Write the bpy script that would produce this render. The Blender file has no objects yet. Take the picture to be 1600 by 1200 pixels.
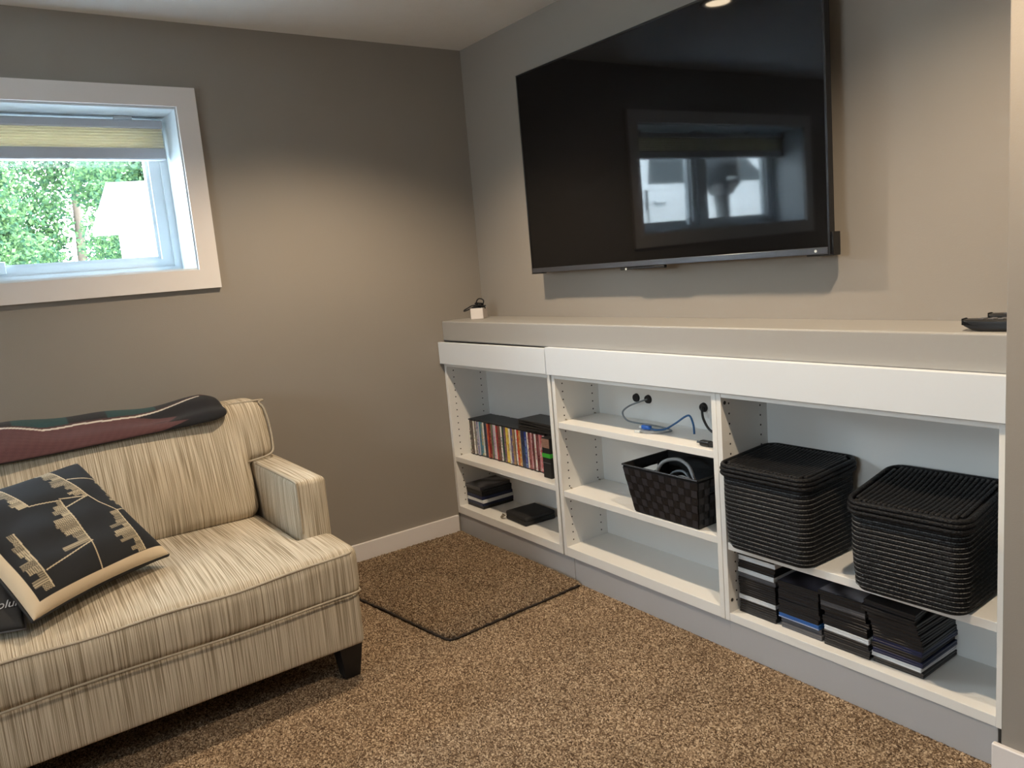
import bpy, bmesh, math, random
import numpy as np
from mathutils import Vector, Matrix, Euler
random.seed(7); np.random.seed(7)
scene = bpy.context.scene
COL = scene.collection
R = math.radians

# ------------------------------------------------------------------ camera, world, sun, exposure
CAM = (3.2043, -2.0954, 1.2844); YAW, PIT, ROL, FPX = 55.1532, -8.7726, -4.8642, 1217.54
def cam_axes():
    y, p, r = R(YAW), R(PIT), R(ROL)
    f = Vector((-math.sin(y)*math.cos(p), math.cos(y)*math.cos(p), math.sin(p)))
    rt = Vector((math.cos(y), math.sin(y), 0)); u = rt.cross(f)
    return rt*math.cos(r)+u*math.sin(r), u*math.cos(r)-rt*math.sin(r), f
rt_, up_, fw_ = cam_axes()
cd = bpy.data.cameras.new('camera'); cam = bpy.data.objects.new('camera', cd); COL.objects.link(cam)
m = Matrix((rt_, up_, -fw_)).transposed().to_4x4(); m.translation = Vector(CAM)
cam.matrix_world = m
cd.sensor_fit = 'HORIZONTAL'; cd.sensor_width = 36; cd.lens = FPX/1600*36; cd.clip_start = .05
scene.camera = cam
vs = scene.view_settings
scene.display_settings.display_device = 'sRGB'
vs.view_transform = 'Standard'; vs.look = 'None'; vs.gamma = 1; vs.use_curve_mapping = False
vs.exposure = 0.0

SKY = 38.0
w = bpy.data.worlds.new('sky'); scene.world = w; w.use_nodes = True
nt = w.node_tree; nt.nodes.clear()
o_ = nt.nodes.new('ShaderNodeOutputWorld'); b_ = nt.nodes.new('ShaderNodeBackground')
tc = nt.nodes.new('ShaderNodeTexCoord'); sx = nt.nodes.new('ShaderNodeSeparateXYZ'); cr = nt.nodes.new('ShaderNodeValToRGB')
cr.color_ramp.elements[0].position = .0; cr.color_ramp.elements[0].color = (.90, .96, 1, 1)
cr.color_ramp.elements[1].position = .9; cr.color_ramp.elements[1].color = (.62, .82, 1, 1)
nt.links.new(tc.outputs['Generated'], sx.inputs[0]); nt.links.new(sx.outputs['Z'], cr.inputs[0])
nt.links.new(cr.outputs[0], b_.inputs[0]); b_.inputs[1].default_value = SKY
nt.links.new(b_.outputs[0], o_.inputs[0])

sun = bpy.data.lights.new('sun', 'SUN'); sun.energy = 28.0; sun.angle = R(1); sun.color = (1, .95, .86)
so = bpy.data.objects.new('sun', sun); COL.objects.link(so)
so.rotation_euler = Vector((-.62, -.25, -.74)).to_track_quat('-Z', 'Y').to_euler()

LAMP_COL = (1.0, .79, .555)
LAMP_W = 82.0
LAMPS = [(.93, -.90), (2.55, -.84), (.93, -3.85)]

def portal(name, loc, rot, sx_, sy_):
    l = bpy.data.lights.new(name, 'AREA'); l.shape = 'RECTANGLE'; l.size = sx_; l.size_y = sy_
    l.cycles.is_portal = True
    o = bpy.data.objects.new(name, l); COL.objects.link(o); o.location = loc; o.rotation_euler = rot
portal('window_portal', (-.34, -2.07, 1.66), (0, R(-90), 0), .66, 1.6)
portal('window_portal', (2.4, -5.70, 1.69), (R(90), 0, 0), 1.4, .7)

# ------------------------------------------------------------------ materials
def newmat(name):
    m = bpy.data.materials.new(name); m.use_nodes = True
    n = m.node_tree.nodes; p = n['Principled BSDF']
    return m, m.node_tree, n, p
def L(nt, a, b): nt.links.new(a, b)
def mat(name, col, rough=.6, metal=0, noise=0, nscale=40, bump=0, bscale=200, coat=0, spec=.5, sheen=0, col2=None, alpha=None):
    m, nt, n, p = newmat(name)
    p.inputs['Base Color'].default_value = (*col, 1); p.inputs['Roughness'].default_value = rough
    p.inputs['Metallic'].default_value = metal; p.inputs['Specular IOR Level'].default_value = spec
    p.inputs['Coat Weight'].default_value = coat; p.inputs['Sheen Weight'].default_value = sheen
    t = n.new('ShaderNodeTexCoord')
    nz = n.new('ShaderNodeTexNoise'); nz.inputs['Scale'].default_value = nscale; nz.inputs['Detail'].default_value = 4
    L(nt, t.outputs['Object'], nz.inputs['Vector'])
    mx = n.new('ShaderNodeMix'); mx.data_type = 'RGBA'
    c2 = col2 or tuple(min(1, c*(1-noise)) for c in col)
    mx.inputs[6].default_value = (*col, 1); mx.inputs[7].default_value = (*c2, 1)
    L(nt, nz.outputs['Fac'], mx.inputs[0]); L(nt, mx.outputs[2], p.inputs['Base Color'])
    if bump:
        nb = n.new('ShaderNodeTexNoise'); nb.inputs['Scale'].default_value = bscale; nb.inputs['Detail'].default_value = 3
        L(nt, t.outputs['Object'], nb.inputs['Vector'])
        bp = n.new('ShaderNodeBump'); bp.inputs['Strength'].default_value = bump; bp.inputs['Distance'].default_value = .002
        L(nt, nb.outputs['Fac'], bp.inputs['Height']); L(nt, bp.outputs[0], p.inputs['Normal'])
    return m
def attrmat(name, rough=.6, bump=0, bscale=300, sheen=0, coat=0):
    m, nt, n, p = newmat(name)
    a = n.new('ShaderNodeAttribute'); a.attribute_name = 'print'
    p.inputs['Roughness'].default_value = rough; p.inputs['Sheen Weight'].default_value = sheen; p.inputs['Coat Weight'].default_value = coat
    L(nt, a.outputs['Color'], p.inputs['Base Color'])
    if bump:
        t = n.new('ShaderNodeTexCoord'); nb = n.new('ShaderNodeTexNoise'); nb.inputs['Scale'].default_value = bscale
        L(nt, t.outputs['Object'], nb.inputs['Vector'])
        bp = n.new('ShaderNodeBump'); bp.inputs['Strength'].default_value = bump; bp.inputs['Distance'].default_value = .002
        L(nt, nb.outputs['Fac'], bp.inputs['Height']); L(nt, bp.outputs[0], p.inputs['Normal'])
    return m
def emis(name, col, s):
    m, nt, n, p = newmat(name)
    p.inputs['Base Color'].default_value = (.9, .9, .9, 1)
    p.inputs['Emission Color'].default_value = (*col, 1); p.inputs['Emission Strength'].default_value = s
    return m
def glassmat(name, tint=(1, 1, 1)):
    m, nt, n, p = newmat(name); n.remove(p)
    o = n['Material Output']; tr = n.new('ShaderNodeBsdfTransparent'); gl = n.new('ShaderNodeBsdfGlossy'); fr = n.new('ShaderNodeLayerWeight'); pw = n.new('ShaderNodeMath'); pw.operation = 'POWER'; pw.inputs[1].default_value = 4; ma = n.new('ShaderNodeMath'); ma.operation = 'MULTIPLY_ADD'; ma.inputs[1].default_value = .6; ma.inputs[2].default_value = .04; L(nt, fr.outputs['Facing'], pw.inputs[0]); L(nt, pw.outputs[0], ma.inputs[0])
    tr.inputs[0].default_value = (*tint, 1); gl.inputs['Roughness'].default_value = 0.01; fr.inputs[0].default_value = .5
    mx = n.new('ShaderNodeMixShader'); L(nt, ma.outputs[0], mx.inputs[0]); L(nt, tr.outputs[0], mx.inputs[1]); L(nt, gl.outputs[0], mx.inputs[2])
    L(nt, mx.outputs[0], o.inputs['Surface'])
    return m

M = {}
M['wall'] = mat('greige_paint', (.292, .263, .230), .75, noise=.04, nscale=3, bump=.12, bscale=260)
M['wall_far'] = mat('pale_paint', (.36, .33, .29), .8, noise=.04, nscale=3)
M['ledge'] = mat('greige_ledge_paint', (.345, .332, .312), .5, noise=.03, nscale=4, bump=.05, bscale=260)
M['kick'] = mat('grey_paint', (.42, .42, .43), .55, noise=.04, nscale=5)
M['ceiling'] = mat('ceiling_white', (.87, .87, .87), .9, noise=.05, nscale=20, bump=.3, bscale=120)
M['trim'] = mat('white_trim', (.78, .74, .72), .4, noise=.02, nscale=6)
M['vinyl'] = mat('white_vinyl', (.62, .67, .70), .35, noise=.02, nscale=6)
M['cab'] = mat('white_laminate', (.80, .79, .76), .38, noise=.02, nscale=5)
M['cabback'] = mat('white_back_board', (.74, .74, .72), .5, noise=.03, nscale=5)
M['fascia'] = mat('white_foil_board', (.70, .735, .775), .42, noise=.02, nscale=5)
M['hole'] = mat('dark_hole', (.03, .03, .03), .8)
M['black'] = mat('black_plastic', (.012, .012, .013), .35, noise=.2, bump=.03)
M['blackm'] = mat('black_matte', (.01, .01, .011), .7, noise=.2, bump=.1)
M['case'] = mat('black_case_plastic', (.014, .014, .016), .38, noise=.25, nscale=30)
M['casew'] = mat('white_case_plastic', (.72, .74, .76), .4, noise=.05)
M['caseb'] = mat('blue_case_plastic', (.03, .13, .42), .3, noise=.1)
M['casen'] = mat('navy_case_plastic', (.012, .02, .07), .35, noise=.2)
M['caseg'] = mat('grey_case_plastic', (.10, .10, .11), .4, noise=.2)
M['tvframe'] = mat('tv_black', (.008, .008, .009), .3)
M['tvbar'] = mat('tv_dark_grey_strip', (.09, .095, .11), .28, metal=.6)
M['chrome'] = mat('worn_metal', (.55, .5, .42), .25, metal=1, noise=.4, nscale=200)
M['legwood'] = mat('black_wood', (.006, .005, .005), .45, noise=.3)
M['strap'] = mat('black_strap', (.008, .008, .010), .42, noise=.3, nscale=60, bump=.25, bscale=700)
M['strap2'] = mat('black_strap_light', (.030, .030, .037), .36, noise=.3, nscale=60, bump=.25, bscale=700)
M['lamp'] = emis('lamp_lens', (1, .80, .55), 28)
M['cablegrey'] = mat('grey_cable', (.20, .22, .24), .5)
M['cablepale'] = mat('pale_grey_cable', (.42, .41, .40), .45)
M['cableblue'] = mat('blue_cable', (.02, .10, .26), .45)
M['plugblue'] = mat('blue_plug', (.03, .16, .62), .35)
M['clear'] = mat('clear_plug', (.62, .66, .66), .15)
M['paper'] = mat('white_card', (.72, .66, .62), .6, noise=.05)
M['green'] = mat('green_band', (.05, .42, .04), .4)
M['car'] = mat('white_car_paint', (.75, .78, .80), .25, coat=.6)
M['carglass'] = mat('car_glass', (.02, .035, .04), .05, spec=.8)
M['tyre'] = mat('tyre_rubber', (.02, .02, .02), .8)
M['shed'] = mat('white_siding', (.6, .61, .61), .7, noise=.04)
M['shedroof'] = mat('grey_roof', (.065, .07, .075), .8, noise=.1)
M['ground'] = mat('gravel_ground', (.62, .62, .60), .9, noise=.2, nscale=3, bump=.5, bscale=40)
M['bark'] = mat('bark', (.10, .07, .05), .9, noise=.4, nscale=20)
M['lampmetal'] = mat('dark_grey_metal', (.06, .07, .08), .4, noise=.1)
M['glass'] = glassmat('window_glass', (.96, .99, 1))
M['print'] = attrmat('printed_sleeve', .35, coat=.3)
M['pillowprint'] = attrmat('printed_canvas', .85, bump=.35, bscale=900)
M['throwprint'] = attrmat('woven_throw', .95, bump=.6, bscale=500, sheen=.1)

# tv screen: dark glossy glass
mm, nt, n, p = newmat('tv_screen'); p.inputs['Base Color'].default_value = (.004, .004, .0045, 1)
p.inputs['Roughness'].default_value = .035; p.inputs['IOR'].default_value = 1.38
M['screen'] = mm

# leaf
mm, nt, n, p = newmat('leaf'); n.remove(p); o = n['Material Output']
d = n.new('ShaderNodeBsdfDiffuse'); t = n.new('ShaderNodeBsdfTranslucent'); mx = n.new('ShaderNodeMixShader')
g = n.new('ShaderNodeNewGeometry'); rp = n.new('ShaderNodeValToRGB')
rp.color_ramp.elements[0].color = (.024, .055, .036, 1); rp.color_ramp.elements[1].color = (.085, .145, .055, 1)
L(nt, g.outputs['Random Per Island'], rp.inputs[0]); L(nt, rp.outputs[0], d.inputs[0]); L(nt, rp.outputs[0], t.inputs[0])
mx.inputs[0].default_value = .4; L(nt, d.outputs[0], mx.inputs[1]); L(nt, t.outputs[0], mx.inputs[2]); L(nt, mx.outputs[0], o.inputs[0])
M['leaf'] = mm

# cellular blind: translucent
def blindmat(name, col, f):
    mm, nt, n, p = newmat(name); n.remove(p); o = n['Material Output']
    d = n.new('ShaderNodeBsdfDiffuse'); t = n.new('ShaderNodeBsdfTranslucent'); mx = n.new('ShaderNodeMixShader')
    d.inputs[0].default_value = (*col, 1); t.inputs[0].default_value = (*col, 1); mx.inputs[0].default_value = f
    L(nt, d.outputs[0], mx.inputs[1]); L(nt, t.outputs[0], mx.inputs[2]); L(nt, mx.outputs[0], o.inputs[0])
    return mm
M['blind'] = blindmat('pleated_blind', (.80, .75, .62), .45)
M['blindrail'] = mat('blind_rail', (.42, .42, .45), .5)

# sofa fabric: strie lines that run down the front and along the seat
def fabric(name, c1, c2, c3):
    mm, nt, n, p = newmat(name)
    t = n.new('ShaderNodeTexCoord'); s = n.new('ShaderNodeSeparateXYZ'); L(nt, t.outputs['Object'], s.inputs[0])
    g = n.new('ShaderNodeSeparateXYZ'); L(nt, t.outputs['Normal'], g.inputs[0])
    ab = n.new('ShaderNodeMath'); ab.operation = 'ABSOLUTE'; L(nt, g.outputs['Y'], ab.inputs[0])
    gt = n.new('ShaderNodeMath'); gt.operation = 'GREATER_THAN'; gt.inputs[1].default_value = .72; L(nt, ab.outputs[0], gt.inputs[0])
    mxv = n.new('ShaderNodeMix'); mxv.data_type = 'FLOAT'
    L(nt, gt.outputs[0], mxv.inputs[0]); L(nt, s.outputs['Y'], mxv.inputs[2]); L(nt, s.outputs['X'], mxv.inputs[3])
    ad = n.new('ShaderNodeMath'); ad.operation = 'ADD'; L(nt, s.outputs['X'], ad.inputs[0]); L(nt, s.outputs['Z'], ad.inputs[1])
    sb = n.new('ShaderNodeMath'); sb.operation = 'SUBTRACT'; L(nt, s.outputs['X'], sb.inputs[0]); L(nt, s.outputs['Z'], sb.inputs[1])
    mz = n.new('ShaderNodeMix'); mz.data_type = 'FLOAT'
    L(nt, gt.outputs[0], mz.inputs[0]); L(nt, sb.outputs[0], mz.inputs[2]); L(nt, s.outputs['Z'], mz.inputs[3])
    def strie(sc, stretch, det, rough=.6):
        c = n.new('ShaderNodeCombineXYZ')
        a = n.new('ShaderNodeMath'); a.operation = 'MULTIPLY'; a.inputs[1].default_value = sc; L(nt, mxv.outputs[0], a.inputs[0])
        b = n.new('ShaderNodeMath'); b.operation = 'MULTIPLY'; b.inputs[1].default_value = stretch; L(nt, mz.outputs[0], b.inputs[0])
        L(nt, a.outputs[0], c.inputs[0]); L(nt, b.outputs[0], c.inputs[1])
        z = n.new('ShaderNodeTexNoise'); z.noise_dimensions = '2D'; z.inputs['Scale'].default_value = 1; z.inputs['Detail'].default_value = det
        z.inputs['Roughness'].default_value = rough; L(nt, c.outputs[0], z.inputs['Vector']); return z
    z1 = strie(300, 3.0, 2); z2 = strie(75, 1.4, 3)
    r1 = n.new('ShaderNodeValToRGB'); e = r1.color_ramp.elements
    e[0].position = .36; e[0].color = (*c1, 1); e[1].position = .64; e[1].color = (*c3, 1)
    k = e.new(.50); k.color = (*c2, 1)
    L(nt, z1.outputs['Fac'], r1.inputs[0])
    mx = n.new('ShaderNodeMix'); mx.data_type = 'RGBA'; mx.blend_type = 'MULTIPLY'; mx.inputs[0].default_value = .6
    r2 = n.new('ShaderNodeValToRGB'); r2.color_ramp.elements[0].position = .35; r2.color_ramp.elements[0].color = (.82, .80, .77, 1)
    r2.color_ramp.elements[1].position = .6; r2.color_ramp.elements[1].color = (1, 1, 1, 1)
    L(nt, z2.outputs['Fac'], r2.inputs[0]); L(nt, r1.outputs[0], mx.inputs[6]); L(nt, r2.outputs[0], mx.inputs[7])
    L(nt, mx.outputs[2], p.inputs['Base Color']); p.inputs['Roughness'].default_value = .9; p.inputs['Specular IOR Level'].default_value = .15
    bp = n.new('ShaderNodeBump'); bp.inputs['Strength'].default_value = .5; bp.inputs['Distance'].default_value = .003
    L(nt, z1.outputs['Fac'], bp.inputs['Height']); L(nt, bp.outputs[0], p.inputs['Normal'])
    return mm
M['fabric'] = fabric('strie_fabric', (.31, .255, .18), (.51, .44, .335), (.66, .59, .475))
M['fabric_pipe'] = mat('strie_piping', (.47, .405, .31), .9, noise=.3, nscale=200)

# carpet
def carpet(name, gain):
    mm, nt, n, p = newmat(name)
    t = n.new('ShaderNodeTexCoord')
    v = n.new('ShaderNodeTexVoronoi'); v.inputs['Scale'].default_value = 260; L(nt, t.outputs['Object'], v.inputs['Vector'])
    s = n.new('ShaderNodeSeparateColor'); L(nt, v.outputs['Color'], s.inputs[0])
    r = n.new('ShaderNodeValToRGB'); e = r.color_ramp.elements
    cols = [(0, (.055, .034, .020)), (.3, (.13, .085, .052)), (.55, (.22, .155, .100)), (.8, (.34, .25, .165)), (1, (.50, .39, .27))]
    e[0].position = 0; e[0].color = (*cols[0][1], 1); e[1].position = 1; e[1].color = (*cols[-1][1], 1)
    for q, c in cols[1:-1]: k = e.new(q); k.color = (*c, 1)
    L(nt, s.outputs[0], r.inputs[0])
    z = n.new('ShaderNodeTexNoise'); z.inputs['Scale'].default_value = 5; z.inputs['Detail'].default_value = 5; L(nt, t.outputs['Object'], z.inputs['Vector'])
    r2 = n.new('ShaderNodeValToRGB'); r2.color_ramp.elements[0].position = .3; r2.color_ramp.elements[0].color = (.78*gain, .78*gain, .78*gain, 1)
    r2.color_ramp.elements[1].position = .7; r2.color_ramp.elements[1].color = (gain, gain, gain, 1); L(nt, z.outputs['Fac'], r2.inputs[0])
    mx = n.new('ShaderNodeMix'); mx.data_type = 'RGBA'; mx.blend_type = 'MULTIPLY'; mx.inputs[0].default_value = 1
    L(nt, r.outputs[0], mx.inputs[6]); L(nt, r2.outputs[0], mx.inputs[7]); L(nt, mx.outputs[2], p.inputs['Base Color'])
    p.inputs['Roughness'].default_value = 1; p.inputs['Specular IOR Level'].default_value = .1
    return mm
M['carpet'] = carpet('brown_carpet', 1.15)
M['carpet_piece'] = carpet('brown_carpet_piece', 1.0)
M['edge_shade'] = mat('carpet_edge_shade', (.035, .026, .02), .95, noise=.4, nscale=200, bump=.5)  # brown-black colour stands in for the shade along the cut carpet edge

# rope
def ropemat(name):
    mm, nt, n, p = newmat(name)
    t = n.new('ShaderNodeTexCoord'); z = n.new('ShaderNodeTexNoise'); z.inputs['Scale'].default_value = 260; z.inputs['Detail'].default_value = 2
    L(nt, t.outputs['Object'], z.inputs['Vector'])
    r = n.new('ShaderNodeValToRGB'); r.color_ramp.elements[0].position = .35; r.color_ramp.elements[0].color = (.003, .003, .0035, 1)
    r.color_ramp.elements[1].position = .75; r.color_ramp.elements[1].color = (.016, .016, .018, 1); p.inputs['Specular IOR Level'].default_value = .2
    L(nt, z.outputs['Fac'], r.inputs[0]); L(nt, r.outputs[0], p.inputs['Base Color']); p.inputs['Roughness'].default_value = .42
    bp = n.new('ShaderNodeBump'); bp.inputs['Strength'].default_value = .8; bp.inputs['Distance'].default_value = .004
    L(nt, z.outputs['Fac'], bp.inputs['Height']); L(nt, bp.outputs[0], p.inputs['Normal'])
    return mm
M['rope'] = ropemat('black_rope')
M['stitch'] = mat('grey_stitching', (.16, .16, .155), .6, noise=0, nscale=330, col2=(.004, .004, .004))
for e_, v_ in zip([k for k in M['stitch'].node_tree.nodes if k.type == 'TEX_NOISE'][:1], (0,)):
    rmp = M['stitch'].node_tree.nodes.new('ShaderNodeValToRGB'); rmp.color_ramp.elements[0].position = .42; rmp.color_ramp.elements[1].position = .58
    mxn = [k for k in M['stitch'].node_tree.nodes if k.type == 'MIX'][0]
    M['stitch'].node_tree.links.new(e_.outputs['Fac'], rmp.inputs[0]); M['stitch'].node_tree.links.new(rmp.outputs[0], mxn.inputs[0])

# ------------------------------------------------------------------ geometry helpers
class MB:
    def __init__(s): s.v = []; s.f = []
    def add(s, v, f):
        k = len(s.v); s.v += [tuple(q) for q in v]; s.f += [tuple(i+k for i in q) for q in f]; return s
    def box(s, a, b, rot=None, piv=None):
        x0, y0, z0 = a; x1, y1, z1 = b
        v = [Vector(q) for q in ((x0,y0,z0),(x1,y0,z0),(x1,y1,z0),(x0,y1,z0),(x0,y0,z1),(x1,y0,z1),(x1,y1,z1),(x0,y1,z1))]
        if rot:
            c = Vector(piv) if piv else Vector(((x0+x1)/2, (y0+y1)/2, (z0+z1)/2)); e = Euler(rot).to_matrix()
            v = [e @ (q-c)+c for q in v]
        return s.add(v, [(0,3,2,1),(4,5,6,7),(0,1,5,4),(1,2,6,5),(2,3,7,6),(3,0,4,7)])
    def frustum(s, a0, a1, b0, b1, z0, z1):
        (x0,y0),(x1,y1) = a0, a1; (u0,w0),(u1,w1) = b0, b1
        v = [(x0,y0,z0),(x1,y0,z0),(x1,y1,z0),(x0,y1,z0),(u0,w0,z1),(u1,w0,z1),(u1,w1,z1),(u0,w1,z1)]
        return s.add(v, [(0,3,2,1),(4,5,6,7),(0,1,5,4),(1,2,6,5),(2,3,7,6),(3,0,4,7)])
    def tube(s, pts, r, n=8, closed=False, caps=True):
        P = [Vector(p) for p in pts]; N = len(P); rs = r if isinstance(r, (list, tuple)) else [r]*N
        T = []
        for i in range(N):
            a = P[(i-1) % N] if (closed or i > 0) else P[i]; b = P[(i+1) % N] if (closed or i < N-1) else P[i]
            T.append((b-a).normalized())
        ref = Vector((0,0,1)) if abs(T[0].z) < .9 else Vector((1,0,0))
        u = T[0].cross(ref).normalized(); rings = []
        for i in range(N):
            u = (u - T[i]*u.dot(T[i])).normalized(); w_ = T[i].cross(u)
            rings.append([P[i]+(u*math.cos(2*math.pi*k/n)+w_*math.sin(2*math.pi*k/n))*rs[i] for k in range(n)])
        v = [q for rg in rings for q in rg]; f = []
        for i in range(N if closed else N-1):
            j = (i+1) % N
            for k in range(n): f.append((i*n+k, i*n+(k+1) % n, j*n+(k+1) % n, j*n+k))
        if caps and not closed:
            f.append(tuple(range(n-1, -1, -1))); f.append(tuple((N-1)*n+k for k in range(n)))
        return s.add(v, f)
    def cyl(s, a, b, r, n=16, r2=None): return s.tube([a, b], [r, r if r2 is None else r2], n)
    def rbox(s, a, b, r, seg=10, bulge=(0, 0, 0), fn=None):
        a = Vector(a); b = Vector(b); c = (a+b)/2; h = (b-a)/2
        r = min(r, *(h*.999)); core = h-Vector((r, r, r))
        def axis(i):
            k = max(2, int(seg)); q = [-h[i]+r*(1-math.cos(t*math.pi/8)) for t in range(0, 4)]
            inner = np.linspace(-core[i], core[i], k)
            return list(q)+list(inner)+[-x for x in reversed(q)]
        ax = [axis(i) for i in range(3)]; idx = {}; V = []; F = []
        def vert(p):
            key = (round(p[0], 6), round(p[1], 6), round(p[2], 6))
            if key in idx: return idx[key]
            q = Vector(p); cl = Vector((max(-core[i], min(core[i], q[i])) for i in range(3)))
            d = q-cl
            if d.length > 1e-9: q = cl+d.normalized()*r
            U = Vector((q[i]/h[i] for i in range(3)))
            for i in range(3):
                j, k = (i+1) % 3, (i+2) % 3
                q[i] += bulge[i]*U[i]*(max(0, 1-U[j]**2))*(max(0, 1-U[k]**2))
            q = q+c
            if fn: q = fn(q, U)
            idx[key] = len(V); V.append(q); return idx[key]
        for i in range(3):
            j, k = (i+1) % 3, (i+2) % 3
            for sgn in (-1, 1):
                for m_ in range(len(ax[j])-1):
                    for l in range(len(ax[k])-1):
                        quad = []
                        for (x, y) in ((m_, l), (m_+1, l), (m_+1, l+1), (m_, l+1)):
                            p = [0, 0, 0]; p[i] = sgn*h[i]; p[j] = ax[j][x]; p[k] = ax[k][y]; quad.append(vert(p))
                        if len(set(quad)) < 3: continue
                        F.append(tuple(quad) if sgn > 0 else tuple(reversed(quad)))
        return s.add(V, F)
    def build(s, name, mt, parent=None, smooth=False, bevel=0, bseg=2, local=False, auto=None):
        me = bpy.data.meshes.new(name)
        off = Vector((0, 0, 0)) if (parent is None or local) else ORG.get(parent.name, Vector((0, 0, 0)))
        me.from_pydata([tuple(Vector(q)-off) for q in s.v], [], s.f); me.update()
        if isinstance(mt, str): mt = M[mt]
        me.materials.append(mt)
        if smooth: me.shade_smooth()
        o = bpy.data.objects.new(name, me); COL.objects.link(o)
        if parent is not None: o.parent = parent; ORG[o.name] = off
        if bevel:
            b = o.modifiers.new('bevel', 'BEVEL'); b.width = bevel; b.segments = bseg; b.limit_method = 'ANGLE'; b.angle_limit = R(35)
            if bseg > 1: me.shade_smooth(); me.set_sharp_from_angle(angle=R(35))
        elif auto: me.shade_smooth(); me.set_sharp_from_angle(angle=R(auto))
        return o
ORG = {}
def tag(o, label=None, cat=None, group=None, kind=None):
    if label: o['label'] = label
    if cat: o['category'] = cat
    if group: o['group'] = group
    if kind: o['kind'] = kind
    return o
def thing(name, label, cat, loc=(0, 0, 0), group=None, rot=None):
    o = bpy.data.objects.new(name, None); COL.objects.link(o); o.location = loc; o.empty_display_size = .05
    if rot: o.rotation_euler = rot
    ORG[o.name] = Vector(loc)
    return tag(o, label, cat, group)
def struct(name, mb, mt, label=None, **k):
    o = mb.build(name, mt, **k); o['kind'] = 'structure'
    if label: o['label'] = label
    return o
def bez(pts, n=10):
    """Catmull-Rom through pts"""
    P = [Vector(p) for p in pts]; P = [P[0]*2-P[1]]+P+[P[-1]*2-P[-2]]; out = []
    for i in range(1, len(P)-2):
        for k in range(n):
            t = k/n; a, b, c, d = P[i-1], P[i], P[i+1], P[i+2]
            out.append(.5*((2*b)+(c-a)*t+(2*a-5*b+4*c-d)*t*t+(3*b-a-3*c+d)*t**3))
    out.append(P[-2]); return out
def set_print(o, cols, domain='POINT'):
    a = o.data.color_attributes.new('print', 'FLOAT_COLOR', domain)
    c = np.ones((len(cols), 4), np.float32); c[:, :3] = np.array(cols)[:, :3]
    a.data.foreach_set('color', c.ravel())
def lin(r, g, b):
    f = lambda c: c/12.92 if c <= .04045 else ((c+.055)/1.055)**2.4
    return (f(r/255), f(g/255), f(b/255))

# ------------------------------------------------------------------ the room
XR, YF, H = 5.2, -5.6, 2.28
W_Y0, W_Y1, W_Z0, W_Z1 = -2.84, -1.295, 1.358, 1.975          # opening of window 1
b = MB()
b.box((-.32, YF-.15, 0), (0, W_Y0, H+.12)).box((-.32, W_Y1, 0), (0, .15, H+.12)).box((-.32, W_Y0, 0), (0, W_Y1, W_Z0)).box((-.32, W_Y0, W_Z1), (0, W_Y1, H+.12))
struct('wall_left', b, 'wall', 'greige wall with the window')
struct('wall_back', MB().box((0, 0, 0), (XR, .15, H+.12)), 'wall', 'greige wall behind the television')
struct('wall_right', MB().box((2.452, -.27, 0), (XR, 0, H)), 'wall', 'greige wall return at the right end of the bookcases', bevel=.004)
struct('wall_side', MB().box((XR, YF-.15, 0), (XR+.15, .15, H+.12)), 'wall_far')
b = MB(); X0, X1, Z0, Z1 = 1.75, 3.05, 1.40, 1.98
b.box((0, YF-.15, 0), (X0, YF, H+.12)).box((X1, YF-.15, 0), (XR, YF, H+.12)).box((X0, YF-.15, 0), (X1, YF, Z0)).box((X0, YF-.15, Z1), (X1, YF, H+.12))
struct('wall_front', b, 'wall_far')
struct('ceiling', MB().box((-.32, YF-.15, H), (XR+.15, .15, H+.12)), 'ceiling', 'white textured ceiling')

# floor: flat slab, with a tufted pile over the part in view
fl = struct('floor', MB().box((-.32, YF-.15, -.1), (XR+.15, .15, -.012)), 'carpet', 'brown speckled carpet')
def pile(name, x0, x1, y0, y1, step, z, amp, mt, mask=None, parent=None):
    nx = int((x1-x0)/step)+1; ny = int((y1-y0)/step)+1
    xs = np.linspace(x0, x1, nx); ys = np.linspace(y0, y1, ny)
    X, Y = np.meshgrid(xs, ys, indexing='ij')
    Z = z+amp*(np.random.rand(nx, ny)-.5)*2
    X = X+(np.random.rand(nx, ny)-.5)*step*.8; Y = Y+(np.random.rand(nx, ny)-.5)*step*.8
    if mask is not None: Z = mask(X, Y, Z)
    co = np.stack([X, Y, Z], -1).reshape(-1, 3).astype(np.float32)
    i = np.arange(nx*ny).reshape(nx, ny)
    q = np.stack([i[:-1, :-1], i[1:, :-1], i[1:, 1:], i[:-1, 1:]], -1).reshape(-1, 4)
    me = bpy.data.meshes.new(name); me.vertices.add(len(co)); me.vertices.foreach_set('co', co.ravel())
    me.loops.add(q.size); me.loops.foreach_set('vertex_index', q.ravel().astype(np.int32))
    me.polygons.add(len(q)); me.polygons.foreach_set('loop_start', (np.arange(len(q))*4).astype(np.int32))
    me.update(calc_edges=True); me.validate(); me.materials.append(M[mt])
    o = bpy.data.objects.new(name, me); COL.objects.link(o)
    if parent: o.parent = parent
    return o
pl = pile('carpet_pile', 0.0, 2.9, -3.0, -.236, .0042, 0, .0032, 'carpet', parent=fl); pl['kind'] = 'stuff'

# baseboards
struct('baseboard_left', MB().box((0, YF, 0), (.013, -.255, .095)), 'trim', 'white baseboard under the window wall', bevel=.003)
b = MB().box((2.438, -.285, 0), (XR, -.27, .083))
struct('baseboard_right', b, 'trim', 'white baseboard along the wall return', bevel=.003)

# built-in ledge above the bookcases
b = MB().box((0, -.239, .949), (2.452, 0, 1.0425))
struct('trim_1', b, 'ledge', 'greige painted ledge under the television', bevel=.006, bseg=3)

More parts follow.
